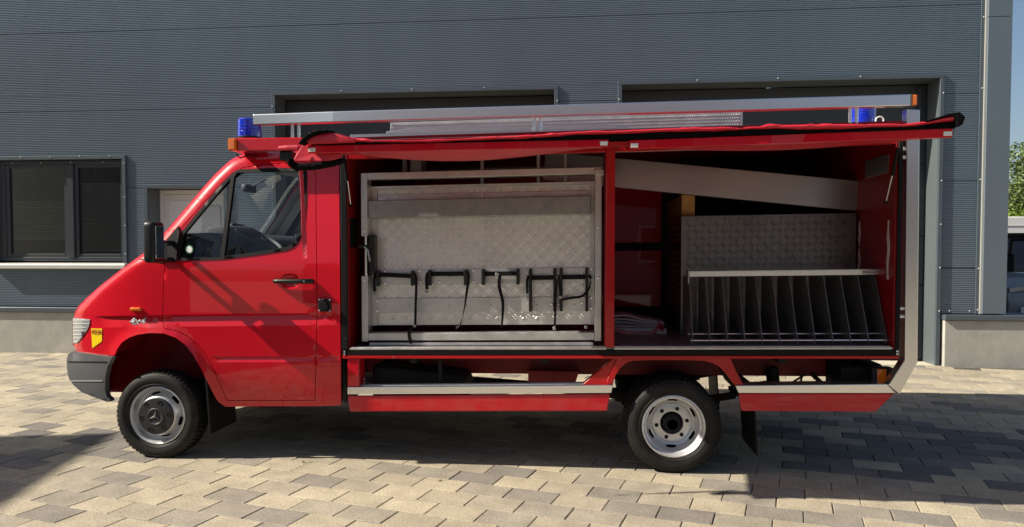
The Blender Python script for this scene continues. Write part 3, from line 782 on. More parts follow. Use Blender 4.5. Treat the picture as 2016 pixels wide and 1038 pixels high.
GLS = [(-2.494, 1.438), (-2.414, 1.985), (-2.392, 2.014), (-1.935, 2.018), (-1.918, 2.000), (-1.925, 1.80), (-1.938, 1.66), (-1.955, 1.60), (-1.982, 1.548), (-2.012, 1.52), (-2.055, 1.500), (-2.25, 1.470)]

def dist_poly(p, poly, closed=False):
    best = 9.0; n = len(poly)
    for i in range(n if closed else n-1):
        ax, az = poly[i]; bx, bz = poly[(i+1) % n]
        dx, dz = bx-ax, bz-az; L = dx*dx+dz*dz
        t = 0 if L == 0 else max(0, min(1, ((p[0]-ax)*dx+(p[1]-az)*dz)/L))
        d = math.hypot(p[0]-ax-t*dx, p[1]-az-t*dz)
        if d < best: best = d
    return best
def inside(p, poly):
    c = False; n = len(poly); x, y = p; j = n-1
    for i in range(n):
        xi, yi = poly[i]; xj, yj = poly[j]
        if (yi > y) != (yj > y) and x < (xj-xi)*(y-yi)/(yj-yi)+xi: c = not c
        j = i
    return c
def dense(poly, step, closed=True):
    o = []; n = len(poly)
    for i in range(n if closed else n-1):
        a = poly[i]; b = poly[(i+1) % n]; k = max(1, int(math.ceil(math.hypot(b[0]-a[0], b[1]-a[1])/step)))
        o += [(a[0]+(b[0]-a[0])*t/k, a[1]+(b[1]-a[1])*t/k) for t in range(k)]
    if not closed: o.append(poly[-1])
    return o
def zt1(x): return 1.051+0.0225*(x+1.843)
def zb1(x): return 0.966+0.021*(x+1.844)
def zt2(x): return 0.752+0.018*(x+1.85)
def zb2(x): return 0.712+0.0185*(x+1.85)
def crease(z, t, b, d):
    if z >= t or z <= b: return 0.0
    s = (t-z)/(t-b)
    return d*s/0.16 if s < 0.16 else d*(1-(s-0.16)/0.84)
def sst(a, b, x):
    t = max(0, min(1, (x-a)/(b-a))); return t*t*(3-2*t)
RR = 0.062
def w_off(x, z):
    o = 0.0
    if z > 1.38: o += (z-1.38)*0.15+max(0, z-1.38)**2*0.03
    o += 0.016*((z-1.05)/0.6)**2
    if z < 0.72: o += 0.055*((0.72-z)/0.34)**2
    if x < -2.95: o += 0.17*((-2.95-x)/0.67)**2.6
    d = dist_poly((x, z), OUT)
    if d < RR: o += RR-math.sqrt(max(0, RR*RR-(RR-d)**2))
    f = sst(-3.48, -3.34, x)*(1-sst(-1.755, -1.74, x))
    if f > 0: o += f*crease(z, zt1(x), zb1(x), 0.024)
    f = sst(-2.585, -2.55, x)*(1-sst(-1.72, -1.70, x))
    if f > 0: o += f*crease(z, zt2(x), zb2(x), 0.010)
    if z < 1.0 and x < -2.4:
        d = dist_poly((x, z), ARCH)
        if d < 0.07: o -= 0.024*(1-d/0.07)**1.3
    return o
def side_pt(x, z, extra=0.0):
    Y = YS+w_off(x, z); k = Y/YS
    return Vector((x*k, Y+extra, HC+(z-HC)*k))

def panel(name, mt, parent, outer, holes=(), extra=0.0, flange=0.018, step=0.036, far=False, kind=None, rows=True):
    loops = [dense(outer, 0.03)]+[dense(h, 0.03) for h in holes]
    pts = []; edges = []
    for lp in loops:
        b = len(pts); pts += lp; n = len(lp); edges += [(b+i, b+(i+1) % n) for i in range(n)]
    nb = len(pts)
    xs = [p[0] for p in outer]; zs_ = [p[1] for p in outer]
    cand = []
    x = min(xs)
    while x < max(xs):
        z = min(zs_)
        rowz = []
        while z < max(zs_): rowz.append(z); z += step
        if rows:
            for t, bb in ((zt1(x), zb1(x)), (zt2(x), zb2(x))):
                rowz = [q for q in rowz if not (bb-0.012 < q < t+0.012)]
                rowz += [t+0.006, t, t-0.16*(t-bb), t-0.55*(t-bb), bb, bb-0.006]
        cand += [(x, q) for q in rowz]; x += step
    if rows:
        od = dense(OUT, 0.03, False)
        for i in range(1, len(od)-1):
            tx, tz = od[i+1][0]-od[i-1][0], od[i+1][1]-od[i-1][1]; L = math.hypot(tx, tz)
            nx, nz = tz/L, -tx/L
            for dd in (0.006, 0.015, 0.028, 0.045, 0.064): cand.append((od[i][0]+nx*dd, od[i][1]+nz*dd))
        ad = dense(ARCH, 0.03, False)
        for i in range(1, len(ad)-1):
            tx, tz = ad[i+1][0]-ad[i-1][0], ad[i+1][1]-ad[i-1][1]; L = math.hypot(tx, tz)
            nx, nz = -tz/L, tx/L
            for dd in (0.012, 0.026, 0.045, 0.068): cand.append((ad[i][0]+nx*dd, ad[i][1]+nz*dd))
    for p in cand:
        if not inside(p, outer) or any(inside(p, h) for h in holes): continue
        if min(dist_poly(p, lp, True) for lp in loops) < 0.007: continue
        pts.append(p)
    V2 = [Vector(p) for p in pts]
    ov, oe, of, vo, eo, fo = delaunay_2d_cdt(V2, edges, [], 0, 1e-6)
    tris = []
    for t in of:
        c = (sum(ov[i][0] for i in t)/3, sum(ov[i][1] for i in t)/3)
        if inside(c, outer) and not any(inside(c, h) for h in holes): tris.append(tuple(t))
    def mp(p):
        q = side_pt(p[0], p[1], extra)
        return (q.x, 2*YC-q.y, q.z) if far else (q.x, q.y, q.z)
    vs = [mp(p) for p in ov]; fs = []
    for t in tris:
        a, b, c = (ov[i] for i in t)
        ccw = (b[0]-a[0])*(c[1]-a[1])-(b[1]-a[1])*(c[0]-a[0]) > 0
        fs.append(t if ccw != far else (t[0], t[2], t[1]))
    nt_ = len(fs); s = -1 if far else 1
    if flange:
        for lp in loops:
            b = len(vs); n = len(lp)
            for p in lp: vs.append(mp(p))
            for p in lp:
                q = mp(p); vs.append((q[0], q[1]+s*flange, q[2]))
            fs += [(b+i, b+(i+1) % n, b+n+(i+1) % n, b+n+i) for i in range(n)]
    me = bpy.data.meshes.new(name); me.from_pydata(vs, [], fs); me.materials.append(mt)
    for i, p in enumerate(me.polygons): p.use_smooth = i < nt_
    if rows:
        lim = len(ov); sh = me.attributes.new("sharp_edge", 'BOOLEAN', 'EDGE')
        def rowid(i):
            if i >= lim: return -1
            x, z = ov[i]
            for n_, (t, bb, xa, xb) in enumerate(((zt1(x), zb1(x), -3.45, -1.75), (zt2(x), zb2(x), -2.57, -1.71))):
                if xa < x < xb:
                    if abs(z-t) < 0.0008: return n_*3
                    if abs(z-(t-0.16*(t-bb))) < 0.0008: return n_*3+1
                    if abs(z-bb) < 0.0008: return n_*3+2
            return -1
        for e_ in me.edges:
            a_ = rowid(e_.vertices[0])
            if a_ >= 0 and a_ == rowid(e_.vertices[1]): sh.data[e_.index].value = True
    o = bpy.data.objects.new(name, me); link_parent(o, parent)
    if kind: o["kind"] = kind
    return o
def inset(poly, d):
    n = len(poly); ar = sum(poly[i][0]*poly[(i+1) % n][1]-poly[(i+1) % n][0]*poly[i][1] for i in range(n)); sg = 1 if ar > 0 else -1; o = []
    for i in range(n):
        a = Vector(poly[i-1]); b = Vector(poly[i]); c = Vector(poly[(i+1) % n])
        n1 = Vector((-(b-a)[1], (b-a)[0])).normalized()*sg; n2 = Vector((-(c-b)[1], (c-b)[0])).normalized()*sg
        m = (n1+n2); m = m.normalized()/max(0.5, math.sqrt((1+n1.dot(n2))/2)); o.append((b[0]+m[0]*d, b[1]+m[1]*d))
    return o

HEAD = [(-3.6215, 1.000), (-3.49, 0.992), (-3.498, 0.950), (-3.515, 0.915), (-3.555, 0.862), (-3.592, 0.822), (-3.6225, 0.820), (-3.6238, 0.90)]
SIDE = OUT+[(-1.672, 1.5), (-1.672, 0.80), (-1.672, 0.415), (-1.90, 0.404), (-2.30, 0.396)]+ARCH[::-1]+[(-3.42, 0.738)]
DOORG = inset(DOORP, -0.0045)
CUP = [(-2.025+0.068*math.cos(t)*abs(math.cos(t))**-0.35 if abs(math.cos(t)) > 1e-6 else -2.025, 1.268+0.052*math.sin(t)) for t in [2*PI*(k+0.5)/24 for k in range(24)]]
for far in (False, True):
    sp = panel("side_panel", M['red'], truck, SIDE, [DOORG], far=far)
    dr = panel("door", M['red'], truck, DOORP, [WINP, CUP], far=far)
    panel("door_gap_seal", M['black'], truck, inset(DOORP, -0.03), [inset(DOORP, 0.03)], extra=0.019, flange=0, rows=False, step=0.2, far=far)
    e = 0.055
    lw = inset(WINP, -0.012)
    panel("inner_trim", M['interior_grey'], truck, [p for p in inset(SIDE, 0.02)], [lw], extra=e, flange=0, rows=False, step=0.08, far=far)
    if not far:
        panel("window_seal", M['rubber'], dr, WINP, [QTR, GLS], extra=-0.005, flange=0.03, rows=False, step=0.09)
    else:
        panel("window_seal", M['rubber'], dr, WINP, [QTR, GLS], extra=-0.005, flange=0.03, rows=False, step=0.09, far=True)
    g = 0.012
    panel("quarter_glass", M['glass'], dr, inset(QTR, -0.006), extra=g, flange=0, rows=False, step=0.1, far=far)
    panel("door_glass", M['glass'], dr, inset(GLS, -0.006), extra=g, flange=0, rows=False, step=0.1, far=far)

def on_side0(x, z): q = side_pt(x, z); return Vector((q.x, q.y-0.001, q.z))
# cross surfaces between the two sides
def normal_at(i):
    a = OUT[max(0, i-1)]; b = OUT[min(len(OUT)-1, i+1)]; t = Vector((b[0]-a[0], b[1]-a[1])).normalized()
    return Vector((-t[1], t[0]))
def bulge(i):
    x, z = OUT[i]
    return 0.12 if z < 1.05 else (0.12-0.05*sst(1.05, 1.4, z) if z < 1.46 else 0.065-0.03*sst(2.0, 2.15, z))
def cross(name, mt, parent, i0, i1, s0, s1, n=14, lift=0.0):
    od = []
    for i in range(i0, i1): 
        for k in range(3): od.append(i+k/3)
    od.append(i1); vs = []; fs = []
    for u in od:
        i = int(u); t = u-i; j = min(i+1, len(OUT)-1)
        x = OUT[i][0]*(1-t)+OUT[j][0]*t; z = OUT[i][1]*(1-t)+OUT[j][1]*t
        nn = normal_at(i)*(1-t)+normal_at(j)*t; nn.normalize(); B = bulge(i)*(1-t)+bulge(j)*t
        p = side_pt(x, z)
        for k in range(n+1):
            s = s0+(s1-s0)*k/n; c = B*(1-abs(2*s-1)**2.4)+lift
            vs.append((p.x+nn[0]*c, p.y+(2*YC-2*p.y)*s, p.z+nn[1]*c))
    for a in range(len(od)-1):
        for k in range(n): q = a*(n+1)+k; fs.append((q, q+1, q+n+2, q+n+1))
    me = bpy.data.meshes.new(name); me.from_pydata(vs, [], fs); me.materials.append(mt)
    for p in me.polygons: p.use_smooth = True
    o = bpy.data.objects.new(name, me); link_parent(o, parent); return o
cross("nose_panel", M['red'], truck, 0, 4, 0, 1)
gr = cross("grille", M['black'], truck, 1, 4, 0.30, 0.70, lift=0.006)
for k in range(5): cross("grille_slat", M['rubber'], gr, 1, 3, 0.32+0.076*k, 0.36+0.076*k, n=3, lift=0.014)
cross("hood", M['red'], truck, 4, 11, 0, 1)
ws = cross("windscreen", M['glass'], truck, 12, 20, 0.045, 0.955)
cross("cowl", M['black'], truck, 11, 12, 0, 1)
cross("screen_pillar", M['red'], truck, 12, 20, 0, 0.035, n=3, lift=0.001); cross("screen_pillar", M['red'], truck, 12, 20, 0.965, 1, n=3, lift=0.001)
cross("screen_seal", M['rubber'], truck, 12, 20, 0.033, 0.048, n=2, lift=0.003); cross("screen_seal", M['rubber'], truck, 12, 20, 0.952, 0.967, n=2, lift=0.003)
cross("pillar_trim", M['interior_grey'], truck, 11, 21, -0.002, 0.075, n=3, lift=-0.036); cross("pillar_trim", M['interior_grey'], truck, 11, 21, 0.925, 1.002, n=3, lift=-0.036)
cross("cab_roof", M['red'], truck, 20, len(OUT)-1, 0, 1)
MB().box(-1.69, -1.66, 5.0, 6.76, 0.42, 2.12).build("cab_rear_wall", M['interior'], truck)
g = MB(); g.ribbon([on_side0(-3.115+0.175*t/8, 1.418-0.030*t/8) for t in range(9)], 0.007, 0.003, (0, 0, 1)); g.build("hood_gap", M['rubber'], truck)
# headlights: side wrap plus ribs
for far in (False, True):
    h = panel("headlight", M['lens'], truck, HEAD, extra=-0.006, flange=0.0, rows=False, step=0.03, far=far)
    s0, s1 = (0, 0.17) if not far else (0.83, 1)
    cross("front_lens", M['lens'], h, 1, 3, s0, s1, n=4, lift=0.008)
    rb = MB()
    for k in range(7):
        z = 0.828+0.0255*k+0.004; xr = -3.592+(z-0.822)*0.62 if z < 0.95 else -3.497
        ps = [side_pt(-3.620+(xr+3.620)*t/6, z) for t in range(7)]
        ps = [Vector((p.x, (p.y-0.0075) if not far else 2*YC-(p.y-0.0075), p.z)) for p in ps]
        rb.ribbon(ps, 0.0055, 0.003, (0, 0, 1))
    rb.build("lens_ribs", M['rib_white'], h, kind="stuff")
# bumper
BUMP = [(-3.615, 0.762), (-3.652, 0.742), (-3.664, 0.700), (-3.663, 0.639), (-3.650, 0.570), (-3.615, 0.522), (-3.553, 0.474), (-3.46, 0.440), (-3.36, 0.408), (-3.338, 0.412), (-3.345, 0.430), (-3.366, 0.446), (-3.379, 0.50), (-3.374, 0.589), (-3.352, 0.67), (-3.318, 0.728), (-3.45, 0.742)]
bf = []; bm_rows = [(-3.615, 0.762, -0.016), (-3.652, 0.742, -0.034), (-3.664, 0.700, -0.036), (-3.664, 0.692, -0.030), (-3.664, 0.688, -0.038), (-3.663, 0.639, -0.038), (-3.650, 0.570, -0.032), (-3.640, 0.553, -0.034), (-3.600, 0.505, -0.022), (-3.553, 0.474, -0.012), (-3.46, 0.440, -0.008)]
bs = panel("bumper", M['grey_plastic'], truck, BUMP, extra=-0.022, flange=0.05, rows=False, step=0.03)
bs2 = panel("bumper", M['grey_plastic'], truck, BUMP, extra=-0.022, flange=0.05, rows=False, step=0.03, far=True)
def bump_front():
    ln = [(-3.615, 0.762), (-3.652, 0.742), (-3.664, 0.700), (-3.663, 0.639), (-3.650, 0.570), (-3.615, 0.522), (-3.553, 0.474), (-3.46, 0.440)]; n = 16; vs = []; fs = []
    for x, z in ln:
        p = side_pt(x, z, -0.022)
        for k in range(n+1):
            s = k/n; vs.append((p.x-0.12*(1-abs(2*s-1)**2.4), p.y+(2*YC-2*p.y)*s, p.z))
    for a in range(len(ln)-1):
        for k in range(n): q = a*(n+1)+k; fs.append((q, q+n+1, q+n+2, q+1))
    m = MB(); m.add(vs, fs); return m.build("bumper_front", M['grey_plastic'], truck, smooth=45, fix=False)
bump_front()
for zz in (0.690, 0.553):
    g = MB(); ps = [side_pt(-3.652+0.29*t/8 if zz > 0.6 else -3.635+0.24*t/8, zz+0.004*t/8, -0.0245) for t in range(9)]
    g.ribbon(ps, 0.006 if zz > 0.6 else 0.005, 0.004, (0, 0, 1)); g.build("bumper_groove", M['rubber'] if zz > 0.6 else M['silver_strip'], bs)
# indicator, badge, sticker, socket, handle
def on_side(x, z, lift=0.004): q = side_pt(x, z); return Vector((q.x, q.y-lift, q.z))
p = on_side(-3.145, 1.066)
m = MB(); m.box(p.x-0.040, p.x+0.040, p.y-0.018, p.y+0.01, p.z-0.013, p.z+0.013); m.build("side_indicator", M['orange'], truck, bevel=0.011, seg=3, smooth=50)
tm = text_mesh("4x4", 0.070, 0.006, 0.25, 0.0016); tm.materials.append(M['steel']); p = on_side(-3.14, 0.978, 0.0)
o = inst("four_by_four_badge", tm, (p.x, p.y+0.002, p.z), truck, (PI/2-0.10, 0, -0.03)); o.scale = (1.15, 1.0, 1.0)
def side_plate(name, poly, lift, mt, parent, thick=0.002):
    m = MB(); ps = [on_side(x, z, lift) for x, z in poly]; n = len(ps)
    m.add([tuple(p) for p in ps]+[(p.x, p.y+thick, p.z) for p in ps], [tuple(range(n)), tuple(range(2*n-1, n-1, -1))]+[(i, i+n, (i+1) % n+n, (i+1) % n) for i in range(n)])
    return m.build(name, mt, parent)
st = side_plate("yellow_sticker", [(-3.481, 0.785), (-3.444, 0.8105), (-3.407, 0.836), (-3.406, 0.88), (-3.405, 0.926), (-3.445, 0.926), (-3.486, 0.926), (-3.4835, 0.855)], 0.0035, M['yellow'], truck)
p = on_side(-3.446, 0.902, 0.005); pn = on_side(-3.40, 0.902, 0.005)
tm = text_mesh("Brändle", 0.030, 0.0006, 0.35); tm.materials.append(M['letter_red'])
inst("lettering", tm, p, st, (PI/2, 0, math.atan2(pn.y-p.y, pn.x-p.x)))
m = MB(); ring = [(p.x+0.056*math.cos(a), p.y+(pn.y-p.y)/(pn.x-p.x)*0.056*math.cos(a)-0.0006, p.z+0.0165*math.sin(a)) for a in [2*PI*k/28 for k in range(29)]]
m.tube(ring, 0.0012, 5, caps=False); m.build("sticker_ring", M['letter_red'], st)
p = on_side(-1.779, 1.105, 0.0)
so = MB().box(p.x-0.045, p.x+0.045, p.y-0.012, p.y+0.01, p.z-0.045, p.z+0.045).build("power_socket", M['black'], truck, bevel=0.004)
m = MB(); m.lathe((p.x, p.y-0.012, p.z-0.003), [(0.0, -0.022), (0.030, -0.022), (0.034, -0.014), (0.034, 0.0)], 24); m.build("socket_lid", M['rubber'], so, smooth=40)
m = MB(); m.tube([(p.x-0.018, p.y-0.02, p.z+0.034), (p.x, p.y-0.028, p.z+0.040), (p.x+0.018, p.y-0.02, p.z+0.034)], 0.006, 6); m.build("lid_spring", M['rubber'], so, smooth=50)
for sx in (-1, 1):
    for sz in (-1, 1): m = MB(); m.lathe((p.x+sx*0.037, p.y-0.012, p.z+sz*0.037), [(0.0, -0.003), (0.005, 0.0)], 8); m.build("socket_screw", M['chrome'], so)
a = on_side(-2.145, 1.268, 0.030); b = on_side(-1.862, 1.268, 0.030)
hb = MB(); hb.tube([(a.x+0.012, a.y+0.026, a.z), (a.x+0.022, a.y+0.004, a.z), (a.x+0.05, a.y-0.004, a.z), (b.x-0.09, b.y-0.004, b.z), (b.x-0.02, b.y+0.002, b.z), (b.x, b.y+0.026, b.z)], [0.012, 0.015, 0.0165, 0.017, 0.0185, 0.016], 10)
hb = hb.build("door_handle", M['black'], truck, smooth=50)
m = MB(); m.lathe((b.x-0.045, b.y-0.016, b.z), [(0.0, -0.004), (0.0075, -0.003), (0.009, 0.004)], 14); m.build("lock_cylinder", M['chrome'], hb, smooth=40)
ring_a = [side_pt(x, z) for x, z in CUP]; ring_b = [side_pt(-2.025+(x+2.025)*0.84, 1.268+(z-1.268)*0.80, 0.020) for x, z in CUP]; ring_c = [side_pt(-2.025+(x+2.025)*0.45, 1.268+(z-1.268)*0.4, 0.030) for x, z in CUP]
nc = len(CUP); vs = [tuple(p) for p in ring_a+ring_b+ring_c]
fs = [(r*nc+i, r*nc+(i+1) % nc, (r+1)*nc+(i+1) % nc, (r+1)*nc+i) for r in range(2) for i in range(nc)]+[tuple(range(2*nc, 3*nc))]
for far in (False, True):
    m = MB(); m.add([(x, 2*YC-y, z) for x, y, z in vs] if far else vs, fs); m.build("grip_recess", M['red'], truck, smooth=60, fix=False)
# mirror
MBASE = [(-2.955, 1.392), (-2.838, 1.40), (-2.828, 1.52), (-2.812, 1.605), (-2.822, 1.645), (-2.925, 1.530)]
side_plate("mirror_base", MBASE, 0.016, M['black'], truck, 0.02)
def mirror(far):
    f = (lambda y: 2*YC-y) if far else (lambda y: y)
    hx0, hx1, hy0, hy1, hz0, hz1 = -2.925, -2.840, 4.625, 4.765, 1.395, 1.672
    m = MB(); m.box(hx0, hx1, min(f(hy0), f(hy1)), max(f(hy0), f(hy1)), hz0, hz1)
    h = m.build("wing_mirror", M['black'], truck, bevel=0.036, seg=4, smooth=50)
    m = MB(); m.box(hx1-0.004, hx1+0.0015, min(f(hy0+0.022), f(hy1-0.022)), max(f(hy0+0.022), f(hy1-0.022)), hz0+0.03, hz1-0.03); m.build("mirror_glass", M['mirror'], h, bevel=0.002)
    for z in (1.53, 1.415):
        m = MB(); m.tube([(-2.875, f(4.75), z), (-2.880, f(4.83), z), (-2.88, f(4.93), z)], 0.019, 8); m.build("mirror_arm", M['black'], h, smooth=50)
    m = MB(); m.tube([(-2.866, f(4.80), 1.415), (-2.866, f(4.80), 1.53)], 0.013, 8); m.build("mirror_hinge", M['grey_plastic'], h, smooth=50)
mirror(False); mirror(True)
# cab interior
m = MB(); m.prism([(-3.10, 1.46), (-2.99, 1.545), (-2.86, 1.600), (-2.66, 1.605), (-2.58, 1.555), (-2.57, 1.47), (-2.64, 1.30), (-2.72, 1.05), (-3.05, 1.05)], 5.02, 6.74)
m.build("dashboard", M['interior'], truck, bevel=0.02, seg=2, smooth=50)
m = MB(); m.prism([(-2.82, 1.60), (-2.78, 1.655), (-2.62, 1.665), (-2.55, 1.61), (-2.55, 1.52), (-2.80, 1.52)], 5.22, 5.62); m.build("instrument_binnacle", M['interior'], truck, bevel=0.02, seg=2, smooth=50)
sw = MB(); c = Vector((-2.50, 5.42, 1.575)); ax = Vector((0.875, 0, -0.485)); ay = Vector((0, 1, 0))
ring = [c+ax*(0.20*math.cos(t))+ay*(0.20*math.sin(t)) for t in [2*PI*k/40 for k in range(41)]]
sw.tube(ring, 0.0155, 8, caps=False)
nrm = ax.cross(ay).normalized()
if nrm.x > 0: nrm = -nrm
hubc = c+nrm*0.05
for t in (0.0, 2.0, 4.28): sw.bar(hubc, c+ax*(0.19*math.cos(t))+ay*(0.19*math.sin(t)), 0.045, 0.014, tuple(nrm))
sw.tube([hubc-nrm*0.01, hubc+nrm*0.20], 0.035, 10)
sw.build("steering_wheel", M['interior'], truck, smooth=50)
m = MB(); m.tube([(-2.63, 5.30, 1.50), (-2.55, 5.20, 1.47)], 0.008, 6); m.build("column_stalk", M['interior'], truck)
for y in (5.36, 6.02, 6.40):
    s = MB(); s.box(-2.30, -1.82, y-0.23, y+0.23, 0.95, 1.12); s = s.build("seat", M['interior'], truck, bevel=0.05, seg=2, smooth=50)
    b = MB(); b.prism([(-1.90, 1.10), (-1.78, 1.10), (-1.71, 1.56), (-1.80, 1.56)], y-0.22, y+0.22); b.build("backrest", M['interior'], s, bevel=0.03, seg=2, smooth=50)
m = MB(); m.box(-2.79, -2.745, 5.78, 5.96, 1.955, 2.015); m.tube([(-2.75, 5.87, 2.0), (-2.62, 5.87, 2.06)], 0.008, 6); m.build("rear_view_mirror", M['interior'], truck, bevel=0.008, smooth=50)
m = MB(); m.box(-2.38, -1.70, 5.10, 6.66, 2.075, 2.095); m.build("headlining", M['interior_grey'], truck, bevel=0.005)
side_plate("round_sticker", [(-2.755+0.030*math.cos(t), 1.485+0.030*math.sin(t)) for t in [2*PI*k/24 for k in range(24)]], -0.008, M['green'], truck, 0.001)
side_plate("round_sticker", [(-2.755+0.023*math.cos(t), 1.485+0.023*math.sin(t)) for t in [2*PI*k/24 for k in range(24)]], -0.0068, M['white'], truck, 0.001)
m = MB(); m.box(-3.30, -1.70, 5.12, 6.64, 0.40, 0.50); m.build("cab_floor", M['dark_metal'], truck)
m = MB(); m.box(-3.45, -2.95, 5.42, 6.34, 0.50, 1.05); m.build("engine_bay", M['dark_metal'], truck)
# wheel houses
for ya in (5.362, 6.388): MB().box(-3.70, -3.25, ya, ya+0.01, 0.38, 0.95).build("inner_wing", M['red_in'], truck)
for far in (False, True):
    f = -1 if far else 1; y0 = YC-f*(YC-4.955); y1 = YC-f*(YC-5.36)
    m = MB(); n = 24
    vs = [];  
    for y in (y0, y1):
        for x, z in dense(ARCH, 0.05, False): vs.append((-2.985+(x+2.985)*1.0*(4.97/4.9)-0.04, y, 0.33+(z-0.33)*1.02+0.005))
    L = len(vs)//2
    m.add(vs, [(i, i+1, L+i+1, L+i) for i in range(L-1)]); m.add([vs[L+i] for i in range(L)]+[(vs[2*L-1][0], y1, 0.3), (vs[L][0], y1, 0.3)], [tuple(range(L+2))])
    m.build("wheel_house", M['red_in'], truck, smooth=40, fix=False)

# ------------------------------------------------------------------ wheels
TR = 0.318
def tyre(cx, cy, cz, side, parent, name="tyre"):
    """cy = outer sidewall plane, side=+1: inner side lies towards +y"""
    W = 0.185
    prof = [(0.205, 0.020), (0.214, 0.006), (0.235, -0.004), (0.262, -0.008), (0.284, -0.002), (0.300, 0.010), (TR-0.012, 0.022), (TR-0.009, 0.05), (TR-0.008, W/2), (TR-0.009, W-0.05), (TR-0.012, W-0.022), (0.300, W-0.010), (0.262, W+0.008), (0.214, W-0.006), (0.205, W-0.02)]
    m = MB(); m.lathe((cx, cy, cz), [(r, side*h) for r, h in prof], 72); t = m.build(name, M['tyre'], parent, smooth=50)
    b = MB(); n = 58
    for k in range(n):
        for row, (h0, h1, ph) in enumerate(((0.012, 0.050, 0.0), (0.056, 0.088, 0.5), (0.097, 0.129, 0.2), (0.135, 0.173, 0.7))):
            a0 = 2*PI*(k+ph)/n; a1 = a0+2*PI/n*0.66; sk = 0.5*2*PI/n*(1 if row % 2 else -1)
            lo, hi = TR-0.014, TR
            def P(r, a, h): return (cx+r*math.cos(a), cy+side*h, cz+r*math.sin(a))
            q = []
            for r in (lo, hi):
                rr0 = r-(0.010 if row == 0 else 0); rr1 = r-(0.010 if row == 3 else 0)
                q += [P(rr0, a0, h0), P(rr0, a1, h0), P(rr1, a1+sk*0.4, h1), P(rr1, a0+sk*0.4, h1)]
            b.add(q, [(4,5,6,7),(0,1,5,4),(1,2,6,5),(2,3,7,6),(3,0,4,7)])
    b.build("tread", M['tyre'], t, kind="stuff")
    for rr, hh in ((0.226, -0.002), (0.288, 0.001)):
        m = MB(); m.lathe((cx, cy+side*hh, cz), [(rr-0.002, -0.001*side), (rr, -0.003*side), (rr+0.002, -0.001*side)], 72); m.build("sidewall_ring", M['tyre'], t, smooth=60)
    return t
def arc_text(txt, size, r, ang, cx, cy, cz, parent):
    me = text_mesh(txt, size, 0.0014)
    for v in me.vertices:
        a = ang-v.co.x/r; rr = r+v.co.y; v.co = Vector((cx+rr*math.cos(a), cy-v.co.z, cz+rr*math.sin(a)))
    me.materials.append(M['tyre']); inst("sidewall_lettering", me, (0, 0, 0), parent)
def slotted(cx, cy, cz, side, prof, nslot, row, parent, name, mt, phase=0.0, seg=12):
    n = nslot*seg; m = MB(); vs = []; L = len(prof)
    for k in range(n):
        a = 2*PI*k/n+phase
        pp = list(prof)
        if k % seg in (3, 8):
            j = row[0]; mr, mh = (prof[j][0]+prof[j+1][0])/2, (prof[j][1]+prof[j+1][1])/2
            for t in (j, j+1): pp[t] = (prof[t][0]*0.4+mr*0.6, prof[t][1]*0.4+mh*0.6)
        for r, h in pp: vs.append((cx+r*math.cos(a), cy+side*h, cz+r*math.sin(a)))
    fs = []
    for k in range(n):
        for j in range(L-1):
            q = k % seg
            if j in row and 3 <= q <= 7: continue
            if j == row[0]-1 or j == row[-1]+1: pass
            fs.append((k*L+j, k*L+j+1, ((k+1) % n)*L+j+1, ((k+1) % n)*L+j))
    m.add(vs, fs); return m.build(name, mt, parent, smooth=40)
def wheel_front(cx, cz, yo, side, star):
    """yo: plane of the rim flange"""
    w = empty("front_wheel", (cx, yo, 0)); w.parent = truck; w.matrix_parent_inverse = truck.matrix_basis.inverted()
    t = tyre(cx, yo-side*0.012, cz, side, w)
    prof = [(0.208, 0.004), (0.207, -0.002), (0.201, -0.004), (0.196, 0.002), (0.190, 0.016), (0.187, 0.040), (0.181, 0.058), (0.170, 0.060), (0.164, 0.055), (0.150, 0.030), (0.142, 0.010), (0.136, -0.004), (0.128, -0.009), (0.118, -0.011), (0.09, -0.012)]
    slotted(cx, yo, cz, side, prof, 6, (8,), w, "rim", M['steel'], 0.27)
    m = MB(); m.lathe((cx, yo+side*0.075, cz), [(0.0, 0), (0.18, 0), (0.18, side*0.06), (0.0, side*0.06)], 40); m.build("brake_drum", M['dark_metal'], w)
    cp = MB(); cp.lathe((cx, yo, cz), [(0.132, side*-0.008), (0.131, side*-0.020), (0.126, side*-0.025), (0.06, side*-0.030), (0.055, side*-0.0275), (0.0, side*-0.0275)], 48)
    cp = cp.build("hub_cap", M['hub'], w, smooth=30)
    for k in range(6):
        a = 0.15+k*PI/3; x, z = cx+0.102*math.cos(a), cz+0.102*math.sin(a)
        m = MB(); m.lathe((x, yo-side*0.0275, z), [(0.0, side*0.004), (0.010, side*0.004), (0.0125, -side*0.002), (0.0155, -side*0.002), (0.0165, side*0.003)], 16); m.build("wheel_bolt", M['rubber'], cp, smooth=40)
    if star:
        s = MB(); y = yo-side*0.0305
        s.lathe((cx, y, cz), [(0.053, 0), (0.0555, -side*0.003), (0.058, 0)], 40)
        for k in range(3):
            a = PI/2+k*2*PI/3-0.12; tip = (cx+0.053*math.cos(a), y, cz+0.053*math.sin(a))
            l = (cx+0.010*math.cos(a+PI/3), y, cz+0.010*math.sin(a+PI/3)); r = (cx+0.010*math.cos(a-PI/3), y, cz+0.010*math.sin(a-PI/3)); c = (cx, y-side*0.006, cz)
            s.add([tip, l, r, c], [(0, 1, 3), (0, 3, 2)])
        s.build("star_emblem", M['grey_plastic'], cp, fix=False)
    return w, t
